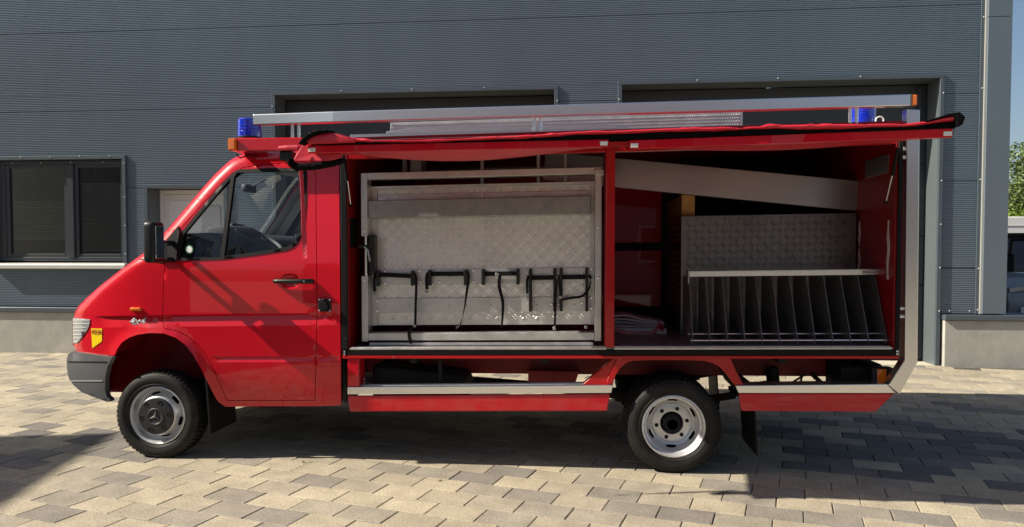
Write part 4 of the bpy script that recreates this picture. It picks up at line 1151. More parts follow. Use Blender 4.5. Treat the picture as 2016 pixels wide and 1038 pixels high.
def wheel_rear(cx, cz, yo, side):
    w = empty("rear_wheel", (cx, yo, 0)); w.parent = truck; w.matrix_parent_inverse = truck.matrix_basis.inverted()
    t = tyre(cx, yo-side*0.012, cz, side, w); tyre(cx, yo+side*0.215, cz, side, w)
    prof = [(0.209, 0.004), (0.208, -0.003), (0.202, -0.005), (0.196, 0.000), (0.190, 0.012), (0.186, 0.030), (0.178, 0.036), (0.175, 0.050), (0.172, 0.075), (0.166, 0.095), (0.150, 0.112), (0.137, 0.118), (0.133, 0.108), (0.127, 0.104), (0.078, 0.104), (0.075, 0.110), (0.074, 0.14)]
    slotted(cx, yo, cz, side, prof, 6, (9,), w, "rim", M['steel'], 0.02)
    hb = MB(); hb.lathe((cx, yo, cz), [(0.0, side*0.050), (0.036, side*0.050), (0.040, side*0.056), (0.041, side*0.078), (0.056, side*0.082), (0.060, side*0.094), (0.062, side*0.15)], 24); hb = hb.build("hub", M['hub'], w, smooth=35)
    for k in range(8):
        a = k*PI/4; m = MB(); m.lathe((cx+0.050*math.cos(a), yo+side*0.08, cz+0.050*math.sin(a)), [(0.0, -side*0.008), (0.007, -side*0.008), (0.008, 0.0)], 6); m.build("hub_bolt", M['hub'], hb)
    for k in range(6):
        a = 0.17+k*PI/3; x, z = cx+0.103*math.cos(a), cz+0.103*math.sin(a)
        m = MB(); m.lathe((x, yo+side*0.104, z), [(0.0, -side*0.014), (0.009, -side*0.014), (0.0125, -side*0.006), (0.0135, side*0.001)], 10); m.build("wheel_nut", M['rubber'], w, smooth=30)
    m = MB(); m.lathe((cx, yo+side*0.15, cz), [(0.0, 0), (0.18, 0), (0.18, side*0.08), (0.0, side*0.08)], 40); m.build("brake_drum", M['dark_metal'], w)
    return w, t
FX, RX, ZW = -3.034, 0.580, 0.308
wf, tf = wheel_front(FX, 0.304, 4.95, 1, True); wf2, _ = wheel_front(FX, 0.304, 2*YC-4.95, -1, True)
wr, trr = wheel_rear(RX, 0.312, 4.95, 1); wr2, _ = wheel_rear(RX, 0.312, 2*YC-4.95, -1)
arc_text("SAVA", 0.045, 0.252, math.radians(122), FX, 4.934, 0.304, tf); arc_text("Trenta M+S", 0.036, 0.252, math.radians(56), FX, 4.934, 0.304, tf); arc_text("195/70 R15C", 0.022, 0.250, math.radians(232), FX, 4.934, 0.304, tf)
arc_text("TRENTA", 0.036, 0.252, math.radians(285), RX, 4.934, 0.312, trr); arc_text("195/70 R15C", 0.022, 0.250, math.radians(235), RX, 4.934, 0.312, trr)
# mud flaps
for far in (False, True):
    f = (lambda y: 2*YC-y) if far else (lambda y: y)
    m = MB(); ya, yb = sorted((f(4.945), f(5.33)))
    m.prism([(-2.672, 0.575), (-2.657, 0.58), (-2.632, 0.18), (-2.647, 0.18)], ya, yb); m.build("mud_flap", M['rubber'], truck, bevel=0.003)
    m = MB(); ya, yb = sorted((f(4.95), f(5.40))); m.prism([(1.085, 0.60), (1.097, 0.60), (1.128, 0.13), (1.116, 0.13)], ya, yb); m.build("mud_flap", M['rubber'], truck, bevel=0.003)
# ------------------------------------------------------------------ the truck: box body (z given at x=-1.63, raked by RK)
BY0, BY1 = 4.90, 6.90
BXF, BXR = -1.665, 1.985
def B(x0, x1, y0, y1, z0, z1, name, mt, parent=truck, bevel=0.003, rake=RK, seg=1, kind=None):
    return MB().box(x0, x1, y0, y1, z0, z1).build(name, mt, parent, bevel=bevel, rake=rake, seg=seg, kind=kind)
ROOF = 2.265
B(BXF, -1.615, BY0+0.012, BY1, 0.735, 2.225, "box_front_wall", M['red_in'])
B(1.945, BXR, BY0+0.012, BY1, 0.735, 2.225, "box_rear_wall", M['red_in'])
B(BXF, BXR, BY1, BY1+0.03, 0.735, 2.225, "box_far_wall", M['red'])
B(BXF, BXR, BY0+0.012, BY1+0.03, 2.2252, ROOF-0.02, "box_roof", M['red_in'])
B(-1.6145, 1.9445, BY0+0.03, BY1, 0.755, 0.812, "box_floor", M['alu_floor'])
B(-1.66, 1.98, BY0, BY0+0.028, 0.738, 0.758, "floor_rail", M['red_old'], bevel=0.004)
B(-1.655, 1.975, BY0+0.002, BY0+0.024, 0.7585, 0.7965, "floor_seal", M['seal'], bevel=0.004)
B(-1.61, 0.135, BY0+0.0, BY0+0.075, 0.7975, 0.8135, "sill_edge", M['alu_dull'], bevel=0.003)
B(0.185, 1.94, BY0+0.0, BY0+0.075, 0.7975, 0.8135, "sill_edge", M['alu_dull'], bevel=0.003)
for k in range(3): B(-1.60, 1.93, BY0+0.012+0.02*k, BY0+0.018+0.02*k, 0.8137, 0.8165, "sill_ridge", M['alu'], bevel=0)
B(-1.662, -1.618, BY0-0.004, BY0+0.010, 0.800, 2.10, "door_seal", M['seal'], bevel=0.005)
B(1.955, 1.982, BY0-0.004, BY0+0.010, 0.800, 2.14, "door_seal", M['seal'], bevel=0.005)
for x in (-1.645, 1.968):
    for z in (0.770, 0.788):
        m = MB(); m.lathe((x, BY0+0.002, z+RK*(x+1.63)), [(0, -0.006), (0.007, -0.004), (0.009, 0)], 10); m.build("seal_screw", M['chrome'], truck)
B(0.128, 0.186, BY0-0.002, BY0+0.085, 0.8145, 2.16, "mid_post", M['red_old'], bevel=0.004)
B(0.120, 0.128, BY0+0.03, 5.35, 0.8145, 2.16, "partition", M['red_in'], bevel=0)
B(-1.615, 1.945, BY0+0.014, BY0+0.07, 2.10, 2.2250, "door_header", M['red_old'])
# cab to box corner strip
B(-1.672, -1.662, 4.965, 6.8, 0.42, 2.15, "corner_filler", M['black'], bevel=0)
# roof edge rail
B(-1.60, 1.965, 4.915, 4.965, ROOF-0.048, ROOF+0.002, "roof_edge_rail", M['alu'], bevel=0.004, rake=0.007)
B(-1.60, 1.965, 6.84, 6.89, ROOF-0.048, ROOF+0.002, "roof_edge_rail", M['alu'], bevel=0.004, rake=0.007)
B(1.915, 1.925, 4.908, 4.9145, ROOF-0.028, ROOF-0.018, "rail_bolt", M['dark_metal'], bevel=0, rake=0.007)
# tray on the roof
m = MB(); m.prism([(-1.37, ROOF+0.004), (-1.37, ROOF+0.030), (-1.22, ROOF+0.046), (0.08, ROOF+0.046), (0.28, ROOF+0.022), (0.28, ROOF+0.004)], 5.00, 5.22); m.build("roof_tray", M['alu'], truck, bevel=0.003, rake=0.007)
# tread plate walkway standing along the roof
wk = B(-1.61, 1.22, 6.0, 6.02, ROOF-0.01, 2.528, "roof_walkway", M['alu_dull'], rake=RK)
m = MB()
for i in range(150):
    for j in range(10):
        x = -1.60+i*0.0188+(0.009 if j % 2 else 0); z = ROOF+0.01+j*0.0255
        if x > 1.2: continue
        m.add([(x-0.006, 5.9995, z-0.006), (x+0.006, 5.9995, z-0.006), (x, 5.9995, z+0.008), (x, 5.990, z)], [(0, 1, 3), (1, 2, 3), (2, 0, 3)])
m.build("tread_bumps", M['alu_dull'], wk, rake=RK, fix=True, kind="stuff")
# upper rack rails
def rack_rail(ysgn):
    y = 4.91 if ysgn < 0 else 6.85; yi = 0.03 if ysgn < 0 else -0.03
    p = [(-2.290, y+yi*1.6, 2.380), (-1.705, y, 2.381), (2.012, y, 2.420)]
    m = MB(); vs = []
    for x, yy, z in p:
        for a, b in ((-0.03, -0.036), (0.03, -0.036), (0.03, 0.036), (-0.03, 0.036)): vs.append((x, yy+a, z+b))
    m.add(vs, [(0,1,2,3),(11,10,9,8)]+[(i*4+k, i*4+(k+1) % 4, (i+1)*4+(k+1) % 4, (i+1)*4+k) for i in range(2) for k in range(4)])
    r = m.build("rack_rail", M['alu'], truck, bevel=0.006, seg=2)
    m = MB(); m.box(2.0125, 2.020, y-0.03, y+0.03, 2.384, 2.456); m.build("rail_end_plate", M['grey_plastic'], r)
    m = MB(); m.box(2.0205, 2.056, y-0.028, y+0.028, 2.386, 2.454); m.build("end_marker_light", M['orange'], r, bevel=0.008, seg=2)
    for x in (-2.02, -1.975, -0.345, -0.305, 1.665, 1.705):
        z0 = 2.254 if x < -1.9 else ROOF+0.007*(x+1.63); zt = 2.347+0.0105*(x+1.69)
        m = MB(); m.tube([(x, y+yi*(1.6 if x < -1.9 else 0.4), z0-0.004), (x, y+yi*(1.6 if x < -1.9 else 0.4), zt)], 0.0115, 10); m.build("rail_post", M['alu'], r, smooth=50)
rack_rail(-1); rack_rail(1)
# over-cab frame with amber marker and blue beacons
B(-2.405, -1.60, 4.93, 4.99, 2.168, 2.254, "over_cab_beam", M['red'], rake=0.0, bevel=0.006)
B(-2.405, -1.60, 6.77, 6.83, 2.168, 2.254, "over_cab_beam", M['red'], rake=0.0, bevel=0.006)
B(-2.46, -2.406, 4.955, 6.805, 2.17, 2.252, "over_cab_beam", M['red'], rake=0.0, bevel=0.006)
B(-2.462, -2.407, 4.905, 4.953, 2.168, 2.252, "front_marker_light", M['orange'], rake=0.0, bevel=0.010, seg=2)
m = MB(); m.box(-2.12, -2.03, 4.96, 5.06, 2.10, 2.1675); m.build("beam_foot", M['black'], truck, bevel=0.01)
m = MB(); m.tube([(-2.43, 4.96, 2.15), (-2.41, 4.98, 2.125), (-2.36, 5.0, 2.145), (-2.30, 5.02, 2.14)], 0.005, 6); m.build("marker_cable", M['rubber'], truck, smooth=50)
def beacon(x, y, z):
    m = MB(); m.lathe((x, y, z), [(0, 0), (0.088, 0), (0.088, 0.014), (0.080, 0.020)], 32, 'z'); b = m.build("beacon_base", M['black'], truck, smooth=40)
    m = MB(); m.lathe((x, y, z+0.018), [(0.082, 0), (0.083, 0.035), (0.080, 0.037), (0.080, 0.118), (0.074, 0.126), (0.0, 0.128)], 36, 'z'); d = m.build("beacon_dome", M['blue'], b, smooth=35)
    for k in range(3): m = MB(); m.lathe((x, y, z+0.045+0.024*k), [(0.0815, -0.002), (0.0835, 0), (0.0815, 0.002)], 36, 'z'); m.build("dome_ring", M['blue'], d, smooth=40)
beacon(-2.405, 5.12, 2.272)
B(-2.495, -2.32, 5.03, 5.21, 2.2555, 2.2715, "beacon_plate", M['red'], rake=0.0, bevel=0.002)
beacon(1.87, 5.28, 2.322)
B(1.78, 1.96, 5.19, 5.37, ROOF-0.02, 2.27, "beacon_plate", M['alu'], rake=RK, bevel=0.002)
m = MB(); m.tube([(1.95+0.025*math.cos(t), 5.2, 2.35+0.022*math.sin(t)) for t in [2*PI*k/20 for k in range(21)]], 0.006, 6, caps=False); m.build("cable_loop", M['white'], truck, smooth=50)
# rear guard tube: up the tail, bent forward into the step rail
gp = [(2.035, 2.36), (2.045, 0.79), (1.955, 0.602)]
m = MB(); w2 = 0.040; y0, y1 = 4.885, 4.965
q = [(1.995, 2.365), (2.073, 2.36), (2.087, 0.772), (1.982, 0.566), (1.912, 0.628), (2.008, 0.79)]
m.prism(q, y0, y1); m.build("rear_guard", M['alu_brush'], truck, bevel=0.006, seg=2)
m = MB(); m.prism([(a, b) for a, b in q], 2*YC-y1, 2*YC-y0); m.build("rear_guard", M['alu_brush'], truck, bevel=0.006, seg=2)
for z in (2.122, 2.068, 1.112, 1.060):
    m = MB(); m.tube([(1.975, 4.925, z), (2.01, 4.925, z)], 0.016, 10); m.build("guard_bracket", M['alu'], truck, smooth=50)
m = MB(); m.box(2.05, 2.075, 5.1, 5.28, 1.98, 2.14); m.build("rear_work_light", M['black'], truck, bevel=0.02, seg=2)
m = MB(); m.tube([(2.04, 5.02, 2.16), (2.075, 5.05, 2.02), (2.10, 5.12, 2.10)], 0.012, 6); m.build("light_bracket", M['black'], truck, smooth=50)
# side step, skirts, wheel arch
def quadplate(name, pts, y0, y1, mt, bevel=0.004, parent=truck):
    m = MB(); m.prism(pts, y0, y1); return m.build(name, mt, parent, bevel=bevel, seg=2)
YK = 4.915
quadplate("step_rail", [(-1.628, 0.492), (-1.628, 0.541), (0.180, 0.590), (0.168, 0.536)], YK-0.01, YK+0.13, M['alu'])
quadplate("skirt", [(-1.615, 0.370), (-1.628, 0.478), (0.160, 0.527), (0.143, 0.412)], YK, YK+0.03, M['red'], 0.008)
quadplate("step_rail", [(0.990, 0.552), (0.967, 0.600), (1.912, 0.628), (1.965, 0.571)], YK-0.01, YK+0.13, M['alu'])
quadplate("skirt", [(1.010, 0.432), (0.994, 0.546), (1.962, 0.566), (1.850, 0.445)], YK, YK+0.03, M['red'], 0.008)
for k in range(2):
    m = MB(); m.box(-1.60, 0.12, YK+0.03+0.045*k, YK+0.034+0.045*k, 0.5412, 0.5445); m.build("step_ridge", M['alu_dull'], truck, rake=0.0272)
inn = [(0.170, 0.545), (0.180, 0.60), (0.196, 0.652), (0.225, 0.70), (0.262, 0.734), (0.300, 0.750), (0.42, 0.757), (0.66, 0.760), (0.775, 0.757), (0.83, 0.742), (0.868, 0.718), (0.912, 0.672), (0.950, 0.620), (0.985, 0.555)]
outp = [(1.022, 0.602), (0.972, 0.698), (0.934, 0.785), (0.212, 0.7755), (0.170, 0.680), (0.128, 0.588)]
quadplate("wheel_arch", [(0.150, 0.588)]+inn[1:-1]+[(0.962, 0.602)]+outp[:-1]+[(0.130, 0.588)], YK, YK+0.028, M['red_old'], 0.003)
m = MB(); L = len(inn); m.add([(x, YK+0.01, z) for x, z in inn]+[(x, YK+0.46, z+0.004) for x, z in inn], [(i, i+1, L+i+1, L+i) for i in range(L-1)]); m.build("arch_liner", M['dark_metal'], truck, smooth=50, fix=False)
m = MB(); m.prism([(-0.02, 0.585), (0.128, 0.588), (0.212, 0.775), (0.20, 0.775)], YK+0.02, YK+0.10); m.build("arch_brace", M['red_old'], truck, bevel=0.003)
m = MB(); m.box(-1.628, -1.548, YK-0.004, YK+0.02, 0.5425, 0.738); br = m.build("step_bracket", M['red'], truck, bevel=0.005, rake=0.002)
m = MB(); m.box(-1.560, -1.548, YK+0.021, YK+0.14, 0.5425, 0.738); m.build("bracket_web", M['red'], br, bevel=0.002, rake=0.002)
for z in (0.560, 0.585): m = MB(); m.lathe((-1.555+0.02, YK+0.07, z), [(0, 0.008), (0.009, 0.008), (0.009, 0)], 6, 'x'); m.build("bracket_bolt", M['alu_dull'], br)
# chassis
for y in (5.46, 6.26):
    B(-1.70, 1.93, y, y+0.06, 0.55, 0.700, "frame_rail", M['chassis_red'], bevel=0.004, rake=0.008)
for x in (-1.3, -0.45, 0.15, 1.05, 1.85): B(x, x+0.06, 5.5205, 6.2595, 0.57, 0.665, "cross_member", M['chassis_red'], bevel=0.003, rake=0.008)
for x in (-1.2, -0.3, 1.25):
    B(x, x+0.05, 4.945, 6.85, 0.700, 0.7345, "floor_bearer", M['dark_metal'], bevel=0.002, rake=RK)
quadplate("spring_hanger", [(-0.42, 0.60), (-0.05, 0.60), (-0.07, 0.53), (-0.14, 0.45), (-0.42, 0.45)], 5.36, 5.455, M['chassis_red'])
m = MB(); m.prism([(-1.52, 0.66), (-0.86, 0.60), (-0.80, 0.46), (-0.92, 0.36), (-1.52, 0.36)], 5.12, 5.44); m.build("fuel_tank", M['dark_metal'], truck, bevel=0.03, seg=2)
m = MB(); m.tube([(-1.0, 5.02, 0.72), (-1.0, 5.02, 0.48)], 0.016, 8); m.build("step_strut", M['dark_metal'], truck)
m = MB(); m.tube([(-2.6, 5.9, 0.42), (-0.9, 5.88, 0.42), (0.58, 5.88, 0.33)], 0.04, 10); m.build("drive_shaft", M['dark_metal'], truck)
for y in (5.38, 6.32):
    m = MB()
    for k in range(4):
        n = 14; ps = []
        for i in range(n+1):
            t = -1+2*i/n; l = 0.70-0.11*k
            ps.append((RX+t*l, y, 0.415-0.035+0.11*(t*l/0.7)**2-0.014*k+0.03))
        m.ribbon(ps, 0.07, 0.011, (0, 1, 0))
    m.build("leaf_spring", M['dark_metal'], truck)
m = MB(); m.tube([(RX, 5.0, 0.312), (RX, 6.76, 0.312)], 0.055, 12); m.lathe((RX, 5.88, 0.312), [(0, -0.16), (0.13, -0.10), (0.16, 0), (0.13, 0.10), (0, 0.16)], 20); m.build("rear_axle", M['dark_metal'], truck, smooth=40)
m = MB(); m.tube([(FX, 5.1, 0.304), (FX, 6.66, 0.304)], 0.05, 12); m.build("front_axle", M['dark_metal'], truck, smooth=40)
m = MB(); m.tube([(1.32, 5.42, 0.64), (1.34, 5.42, 0.50)], 0.045, 10); m.build("spring_shackle", M['dark_metal'], truck, smooth=40)
m = MB(); m.bar((1.02, 5.38, 0.49), (1.34, 5.40, 0.54), 0.06, 0.03); m.bar((1.36, 5.40, 0.53), (1.62, 5.40, 0.52), 0.02, 0.016); m.bar((1.44, 5.42, 0.52), (1.56, 5.42, 0.60), 0.012, 0.012); m.bar((1.52, 5.41, 0.53), (1.53, 5.41, 0.60), 0.012, 0.012); m.bar((1.60, 5.43, 0.60), (1.74, 5.43, 0.47), 0.02, 0.03); m.build("brake_linkage", M['dark_metal'], truck)
m = MB(); m.box(1.49, 1.57, 5.37, 5.44, 0.47, 0.525); m.build("brake_valve", M['dark_metal'], truck, bevel=0.012)
m = MB(); m.box(1.70, 1.84, 5.30, 5.45, 0.40, 0.72); tow = m.build("tow_bracket", M['dark_metal'], truck, bevel=0.01)
for x, z in ((1.73, 0.685), (1.80, 0.69), (1.73, 0.60), (1.80, 0.605)):
    m = MB(); m.lathe((x, 5.298, z), [(0, -0.012), (0.014, -0.012), (0.016, 0)], 6); m.build("bracket_bolt", M['dark_metal'], tow)
m = MB(); m.box(1.88, 1.955, 5.10, 6.66, 0.605, 0.725); m.build("rear_cross_beam", M['dark_metal'], truck, bevel=0.008)
m = MB(); m.box(1.70, 1.88, 5.12, 5.16, 0.50, 0.70); m.build("lamp_bracket", M['dark_metal'], truck, bevel=0.006)
tl = B(1.865, 1.99, 5.03, 5.098, 0.595, 0.715, "tail_lamp", M['black'], rake=0.0, bevel=0.006)
B(1.897, 1.952, 5.022, 5.0295, 0.605, 0.705, "side_marker", M['orange'], tl, rake=0.0, bevel=0.003)
B(1.9905, 2.006, 5.03, 5.12, 0.60, 0.71, "tail_lens", M['red_lens'], tl, rake=0.0, bevel=0.004)

# ------------------------------------------------------------------ inside the box: front bay with slide-out wall
def checker(name, parent, x0, x1, z0, z1, y, pitch, bars, mt, ln=0.016, seed=1):
    m = MB(); nx = int((x1-x0)/pitch); nz = int((z1-z0)/pitch)
    for i in range(nx+1):
        for j in range(nz+1):
            cx, cz = x0+i*pitch, z0+j*pitch; s = 1 if (i+j) % 2 else -1
            d = Vector((1, 0, s)).normalized(); e = Vector((-d.z, 0, d.x))
            for b in range(bars):
                c = Vector((cx, y, cz))+e*((b-(bars-1)/2)*pitch*0.62/max(2, bars)*1.35)
                p, q = c-d*ln, c+d*ln
                if min(p.x, q.x) < x0 or max(p.x, q.x) > x1 or min(p.z, q.z) < z0 or max(p.z, q.z) > z1: continue
                w = e*(pitch*0.10 if bars < 3 else pitch*0.045); t = Vector((0, (-0.0050 if s > 0 else -0.0012) if bars < 3 else (-0.0028 if s > 0 else -0.0014), 0))
                m.add([p, c-w, q, c+w, c-d*ln*0.55+t, c+d*ln*0.55+t], [(0, 1, 4), (0, 4, 3), (1, 5, 4), (3, 4, 5), (1, 2, 5), (2, 3, 5)])
    return m.build(name, mt, parent, rake=RK, kind="stuff")
fr = empty("slide_out_wall", (-0.7, 5.05, 0.84)); fr.parent = truck; fr.matrix_parent_inverse = truck.matrix_basis.inverted()
M['plate'] = mat("tread_plate_aluminium", (0.68, 0.67, 0.65), 0.46, metal=0.85, var=0.10, vscale=5, rvar=0.08, dirt=((0.30, 0.28, 0.25), 6, 0.55, 0.8, 0.3))
yA, yB = 5.000, 5.105
FR = [("stile", -1.553, -1.508, 0.842, 1.300), ("stile", -1.553, -1.508, 1.575, 2.012), ("stile", 0.058, 0.103, 0.842, 2.012), ("head_rail", -1.5075, 0.0575, 1.967, 2.012), ("bottom_rail", -1.5075, 0.0575, 0.850, 0.902)]
for nm, a, b, c, d in FR: B(a, b, yA, yB, c, d, nm, M['alu_dull'], fr, bevel=0.003)
m = MB(); m.tube([(-1.528, 5.03, 1.29), (-1.528, 5.03, 1.585)], 0.013, 10); m.build("handle_rod", M['alu'], fr, smooth=50, rake=RK)
B(-1.507, -1.462, 5.01, 5.10, 1.31, 1.585, "handle_recess", M['black'], fr, bevel=0.012, seg=2)
m = MB(); m.tube([(-1.53, 5.0, 1.50), (-1.50, 4.985, 1.48), (-1.487, 4.985, 1.40)], 0.007, 6); m.build("handle_lever", M['alu_dull'], fr, smooth=50, rake=RK)
m = MB(); m.tube([(-1.575, 5.02, 1.505), (-1.495, 5.02, 1.505)], 0.012, 8); m.build("handle_clamp", M['black'], fr, rake=RK)
pl = B(-1.507, 0.057, 5.110, 5.125, 0.945, 1.920, "tread_plate", M['plate'], fr, bevel=0.002)
checker("tread_pattern", pl, -1.455, 0.035, 0.955, 1.905, 5.110, 0.046, 2, M['tread'], 0.021)
B(-1.507, -1.466, 5.095, 5.1085, 0.945, 1.92, "plate_edge", M['alu_dull'], fr, bevel=0.001); B(0.030, 0.057, 5.095, 5.1085, 0.945, 1.92, "plate_edge", M['alu_dull'], fr, bevel=0.001)
B(-1.505, 0.030, 5.01, 5.09, 1.700, 1.822, "shelf_front", M['galv'], fr, bevel=0.004)
B(-1.46, 0.02, 5.091, 5.1085, 1.80, 1.865, "shelf_flange", M['alu_dull'], fr, bevel=0.002)
B(-1.507, 0.057, 5.085, 5.1085, 1.906, 1.925, "plate_top_edge", M['alu_dull'], fr, bevel=0.001)
for z0, z1 in ((1.232, 1.338), (1.036, 1.136)): B(-1.49, 0.045, 5.098, 5.1065, z0, z1, "mounting_strip", M['alu_dull'], fr, bevel=0.001)
rm = MB(); rm.lathe((0, 0, 0), [(0, -0.007), (0.008, -0.006), (0.0105, -0.001), (0.0105, 0.002)], 10); rp = rm.build("bolt_proto", M['alu']); bolt_me = rp.data; bpy.data.objects.remove(rp)
def zr(x, z): return z+RK*(x+1.63)
for x, z in [(-1.47, 1.32), (-1.47, 1.25), (-1.41, 1.325), (-1.41, 1.245), (-1.16, 1.325), (-1.16, 1.25), (-1.02, 1.327), (-1.02, 1.248), (-0.78, 1.328), (-0.78, 1.25), (-0.40, 1.30), (-0.235, 1.302), (-0.19, 1.302), (-0.03, 1.30), (0.035, 1.328), (0.035, 1.255), (0.035, 1.13), (0.035, 1.06), (-0.03, 1.095), (-0.19, 1.09), (-0.235, 1.09), (-0.395, 1.09), (-1.47, 1.122), (-1.47, 1.05), (-1.4, 1.84), (-0.72, 1.845), (-0.04, 1.85)]:
    inst("bolt", bolt_me, (x, 5.0975, zr(x, z)), fr)
for x in (-1.53, 0.08):
    for z in (1.27, 1.61): inst("bolt", bolt_me, (x, 4.9995, zr(x, z)), fr)
hm = MB(); hm.lathe((0, 0, 0), [(0, -0.0006), (0.0045, -0.0006)], 8); hp = hm.build("hole_proto", M['letter_dark']); hole_me = hp.data; bpy.data.objects.remove(hp)
for x in (-1.41, -1.24, -1.12, -0.95, -0.83, -0.66, -0.55, -0.34, -0.08): inst("drilled_hole", hole_me, (x, 5.0978, zr(x, 1.085)), fr)
for x in (-1.41, -0.95): inst("drilled_hole", hole_me, (x, 5.0978, zr(x, 1.285)), fr)
# tool holders and their straps
def holder(xl, xr, z0, z1, zb, tilt=0.0):
    h = empty("tool_holder", ((xl+xr)/2, 5.08, z0)); h.parent = fr; h.matrix_parent_inverse = fr.matrix_basis.inverted()
    for x in (xl, xr):
        m = MB(); m.box(x-0.010, x+0.010, 5.045, 5.0965, zr(x, z0), zr(x, z1)); m.build("holder_post", M['black'], h, bevel=0.003)
    m = MB(); m.bar((xl+0.0105, 5.075, zr(xl, zb+tilt)), (xr-0.0105, 5.075, zr(xr, zb-tilt)), 0.020, 0.030); m.build("holder_band", M['strap'], h, bevel=0.002)
    return h
h1 = holder(-1.452, -1.205, 1.226, 1.330, 1.300, 0.006); h2_ = holder(-1.083, -0.832, 1.226, 1.334, 1.306); h3 = holder(-0.708, -0.467, 1.226, 1.336, 1.303)
h4 = holder(-0.380, -0.213, 1.040, 1.336, 1.272); h5 = holder(-0.170, 0.005, 1.040, 1.338, 1.274)
def strap(pts, parent, w=0.022, side=(1, 0, 0)):
    ps = []
    V = [Vector((x, y, zr(x, z))) for x, y, z in pts]
    for i in range(len(V)-1):
        a = V[max(0, i-1)]; b = V[i]; c = V[i+1]; d = V[min(len(V)-1, i+2)]
        for k in range(5):
            t = k/5; ps.append(0.5*((2*b)+(c-a)*t+(2*a-5*b+4*c-d)*t*t+(3*b-a-3*c+d)*t**3))
    ps.append(V[-1]); m = MB(); m.ribbon(ps, w, 0.0035, side); return m.build("strap", M['strap'], parent)
def buckle(x, y, z, parent, rot=0.0):
    m = MB(); m.box(-0.013, 0.013, -0.004, 0.004, -0.010, 0.010); o = m.build("buckle", M['galv'], None, bevel=0.003)
    me = o.data; bpy.data.objects.remove(o); inst("buckle", me, (x, y, zr(x, z)), parent, (0, rot, 0))
tw = lambda n: [(math.cos(2.6*k/n), math.sin(2.6*k/n), 0) for k in range(n+1)]
strap([(-1.19, 5.06, 1.315), (-1.175, 5.045, 1.26), (-1.178, 5.04, 1.12), (-1.18, 5.03, 0.955)], h1, 0.017); strap([(-1.18, 5.02, 0.955), (-1.21, 5.0, 0.92), (-1.215, 4.992, 0.88), (-1.20, 4.990, 0.83)], h1, 0.019); buckle(-1.182, 5.012, 0.952, h1, 0.7)
strap([(-1.468, 5.06, 1.315), (-1.475, 5.045, 1.27), (-1.472, 5.045, 1.19)], h1, 0.022); buckle(-1.472, 5.04, 1.176, h1)
strap([(-0.822, 5.06, 1.328), (-0.808, 5.045, 1.28), (-0.822, 5.045, 1.17), (-0.84, 5.04, 1.05), (-0.865, 5.03, 0.955), (-0.90, 5.05, 0.93)], h2_, 0.020, [(math.cos(0.1*k), math.sin(0.1*k)*0.9, 0) for k in range(26)])
strap([(-1.095, 5.06, 1.318), (-1.102, 5.045, 1.28), (-1.10, 5.045, 1.20)], h2_, 0.022); buckle(-1.10, 5.04, 1.185, h2_)
strap([(-0.59, 5.06, 1.30), (-0.595, 5.045, 1.22), (-0.57, 5.045, 1.11), (-0.572, 5.04, 1.0), (-0.578, 5.03, 0.935)], h3, 0.022, [(math.cos(0.07*k), math.sin(0.07*k), 0) for k in range(21)]); buckle(-0.61, 5.05, 1.30, h3, 0.3)
strap([(-0.392, 5.06, 1.29), (-0.402, 5.045, 1.25), (-0.400, 5.045, 1.165)], h4, 0.018); buckle(-0.40, 5.04, 1.155, h4)
strap([(-0.20, 5.05, 1.25), (-0.207, 5.04, 1.14), (-0.208, 5.03, 1.03), (-0.213, 5.02, 0.935)], h4, 0.015); buckle(-0.213, 5.02, 0.928, h4, 1.2)
strap([(0.018, 5.06, 1.285), (0.032, 5.045, 1.26), (0.016, 5.04, 1.19), (-0.03, 5.04, 1.145), (-0.09, 5.045, 1.135), (-0.165, 5.05, 1.122)], h5, 0.017, (0, 0.5, 1)); strap([(-0.185, 5.05, 1.29), (-0.178, 5.045, 1.22), (-0.172, 5.045, 1.14)], h5, 0.018); buckle(-0.175, 5.04, 1.14, h5, 0.2); buckle(0.0, 5.03, 0.935, h5, 1.4)
# floor guide, hinge, plate on the front wall
B(-1.50, 0.05, 5.0, 5.11, 0.8155, 0.835, "slide_guide", M['alu_dull'], fr, bevel=0.002)
B(0.05, 0.118, 4.985, 4.999, 1.955, 1.995, "frame_latch", M['alu_dull'], fr, bevel=0.004)
B(-1.614, -1.611, 4.935, 5.10, 1.50, 1.70, "latch_plate", M['black'], truck, bevel=0.001)
B(-1.40, -1.36, 5.55, 5.62, 2.02, 2.20, "ceiling_post", M['alu_dull'], truck); B(-1.30, -1.22, 5.40, 5.60, 2.03, 2.20, "ceiling_box", M['interior_grey'], truck)
for x in (-0.75, -0.35, -0.16): B(x, x+0.025, 5.22, 5.245, 1.90, 2.15, "inner_post", M['alu_dull'], truck)
B(-1.52, 0.11, 5.60, 5.62, 0.82, 1.96, "inner_panel", M['red_in'], truck)
# rear bay
B(0.186, 0.655, 6.60, 6.62, 0.95, 1.445, "back_panel", M['red'], truck); B(0.186, 0.655, 6.60, 6.62, 1.515, 2.0, "back_panel", M['red'], truck); B(0.186, 1.94, 6.63, 6.65, 0.815, 2.22, "back_wall", M['dark_metal'], truck, bevel=0)
M['plate_dark'] = mat("shade_dark_tread_plate", (0.17, 0.165, 0.17), 0.36, metal=0.9, var=0.10, vscale=5, rvar=0.1)  # tread plate darkened, the bay's dimness put into its colour
cb = B(0.693, 1.935, 5.55, 6.62, 0.815, 1.698, "tread_plate_locker", M['plate_dark'], truck, bevel=0.004)
checker("tread_pattern", cb, 0.70, 1.93, 0.83, 1.69, 5.5495, 0.050, 4, M['plate_dark'], 0.017)
for x in (0.80, 1.02, 1.23, 1.44, 1.65): inst("drilled_hole", hole_me, (x, 5.5488, zr(x, 1.585)), cb)
m = MB(); pit = 0.047
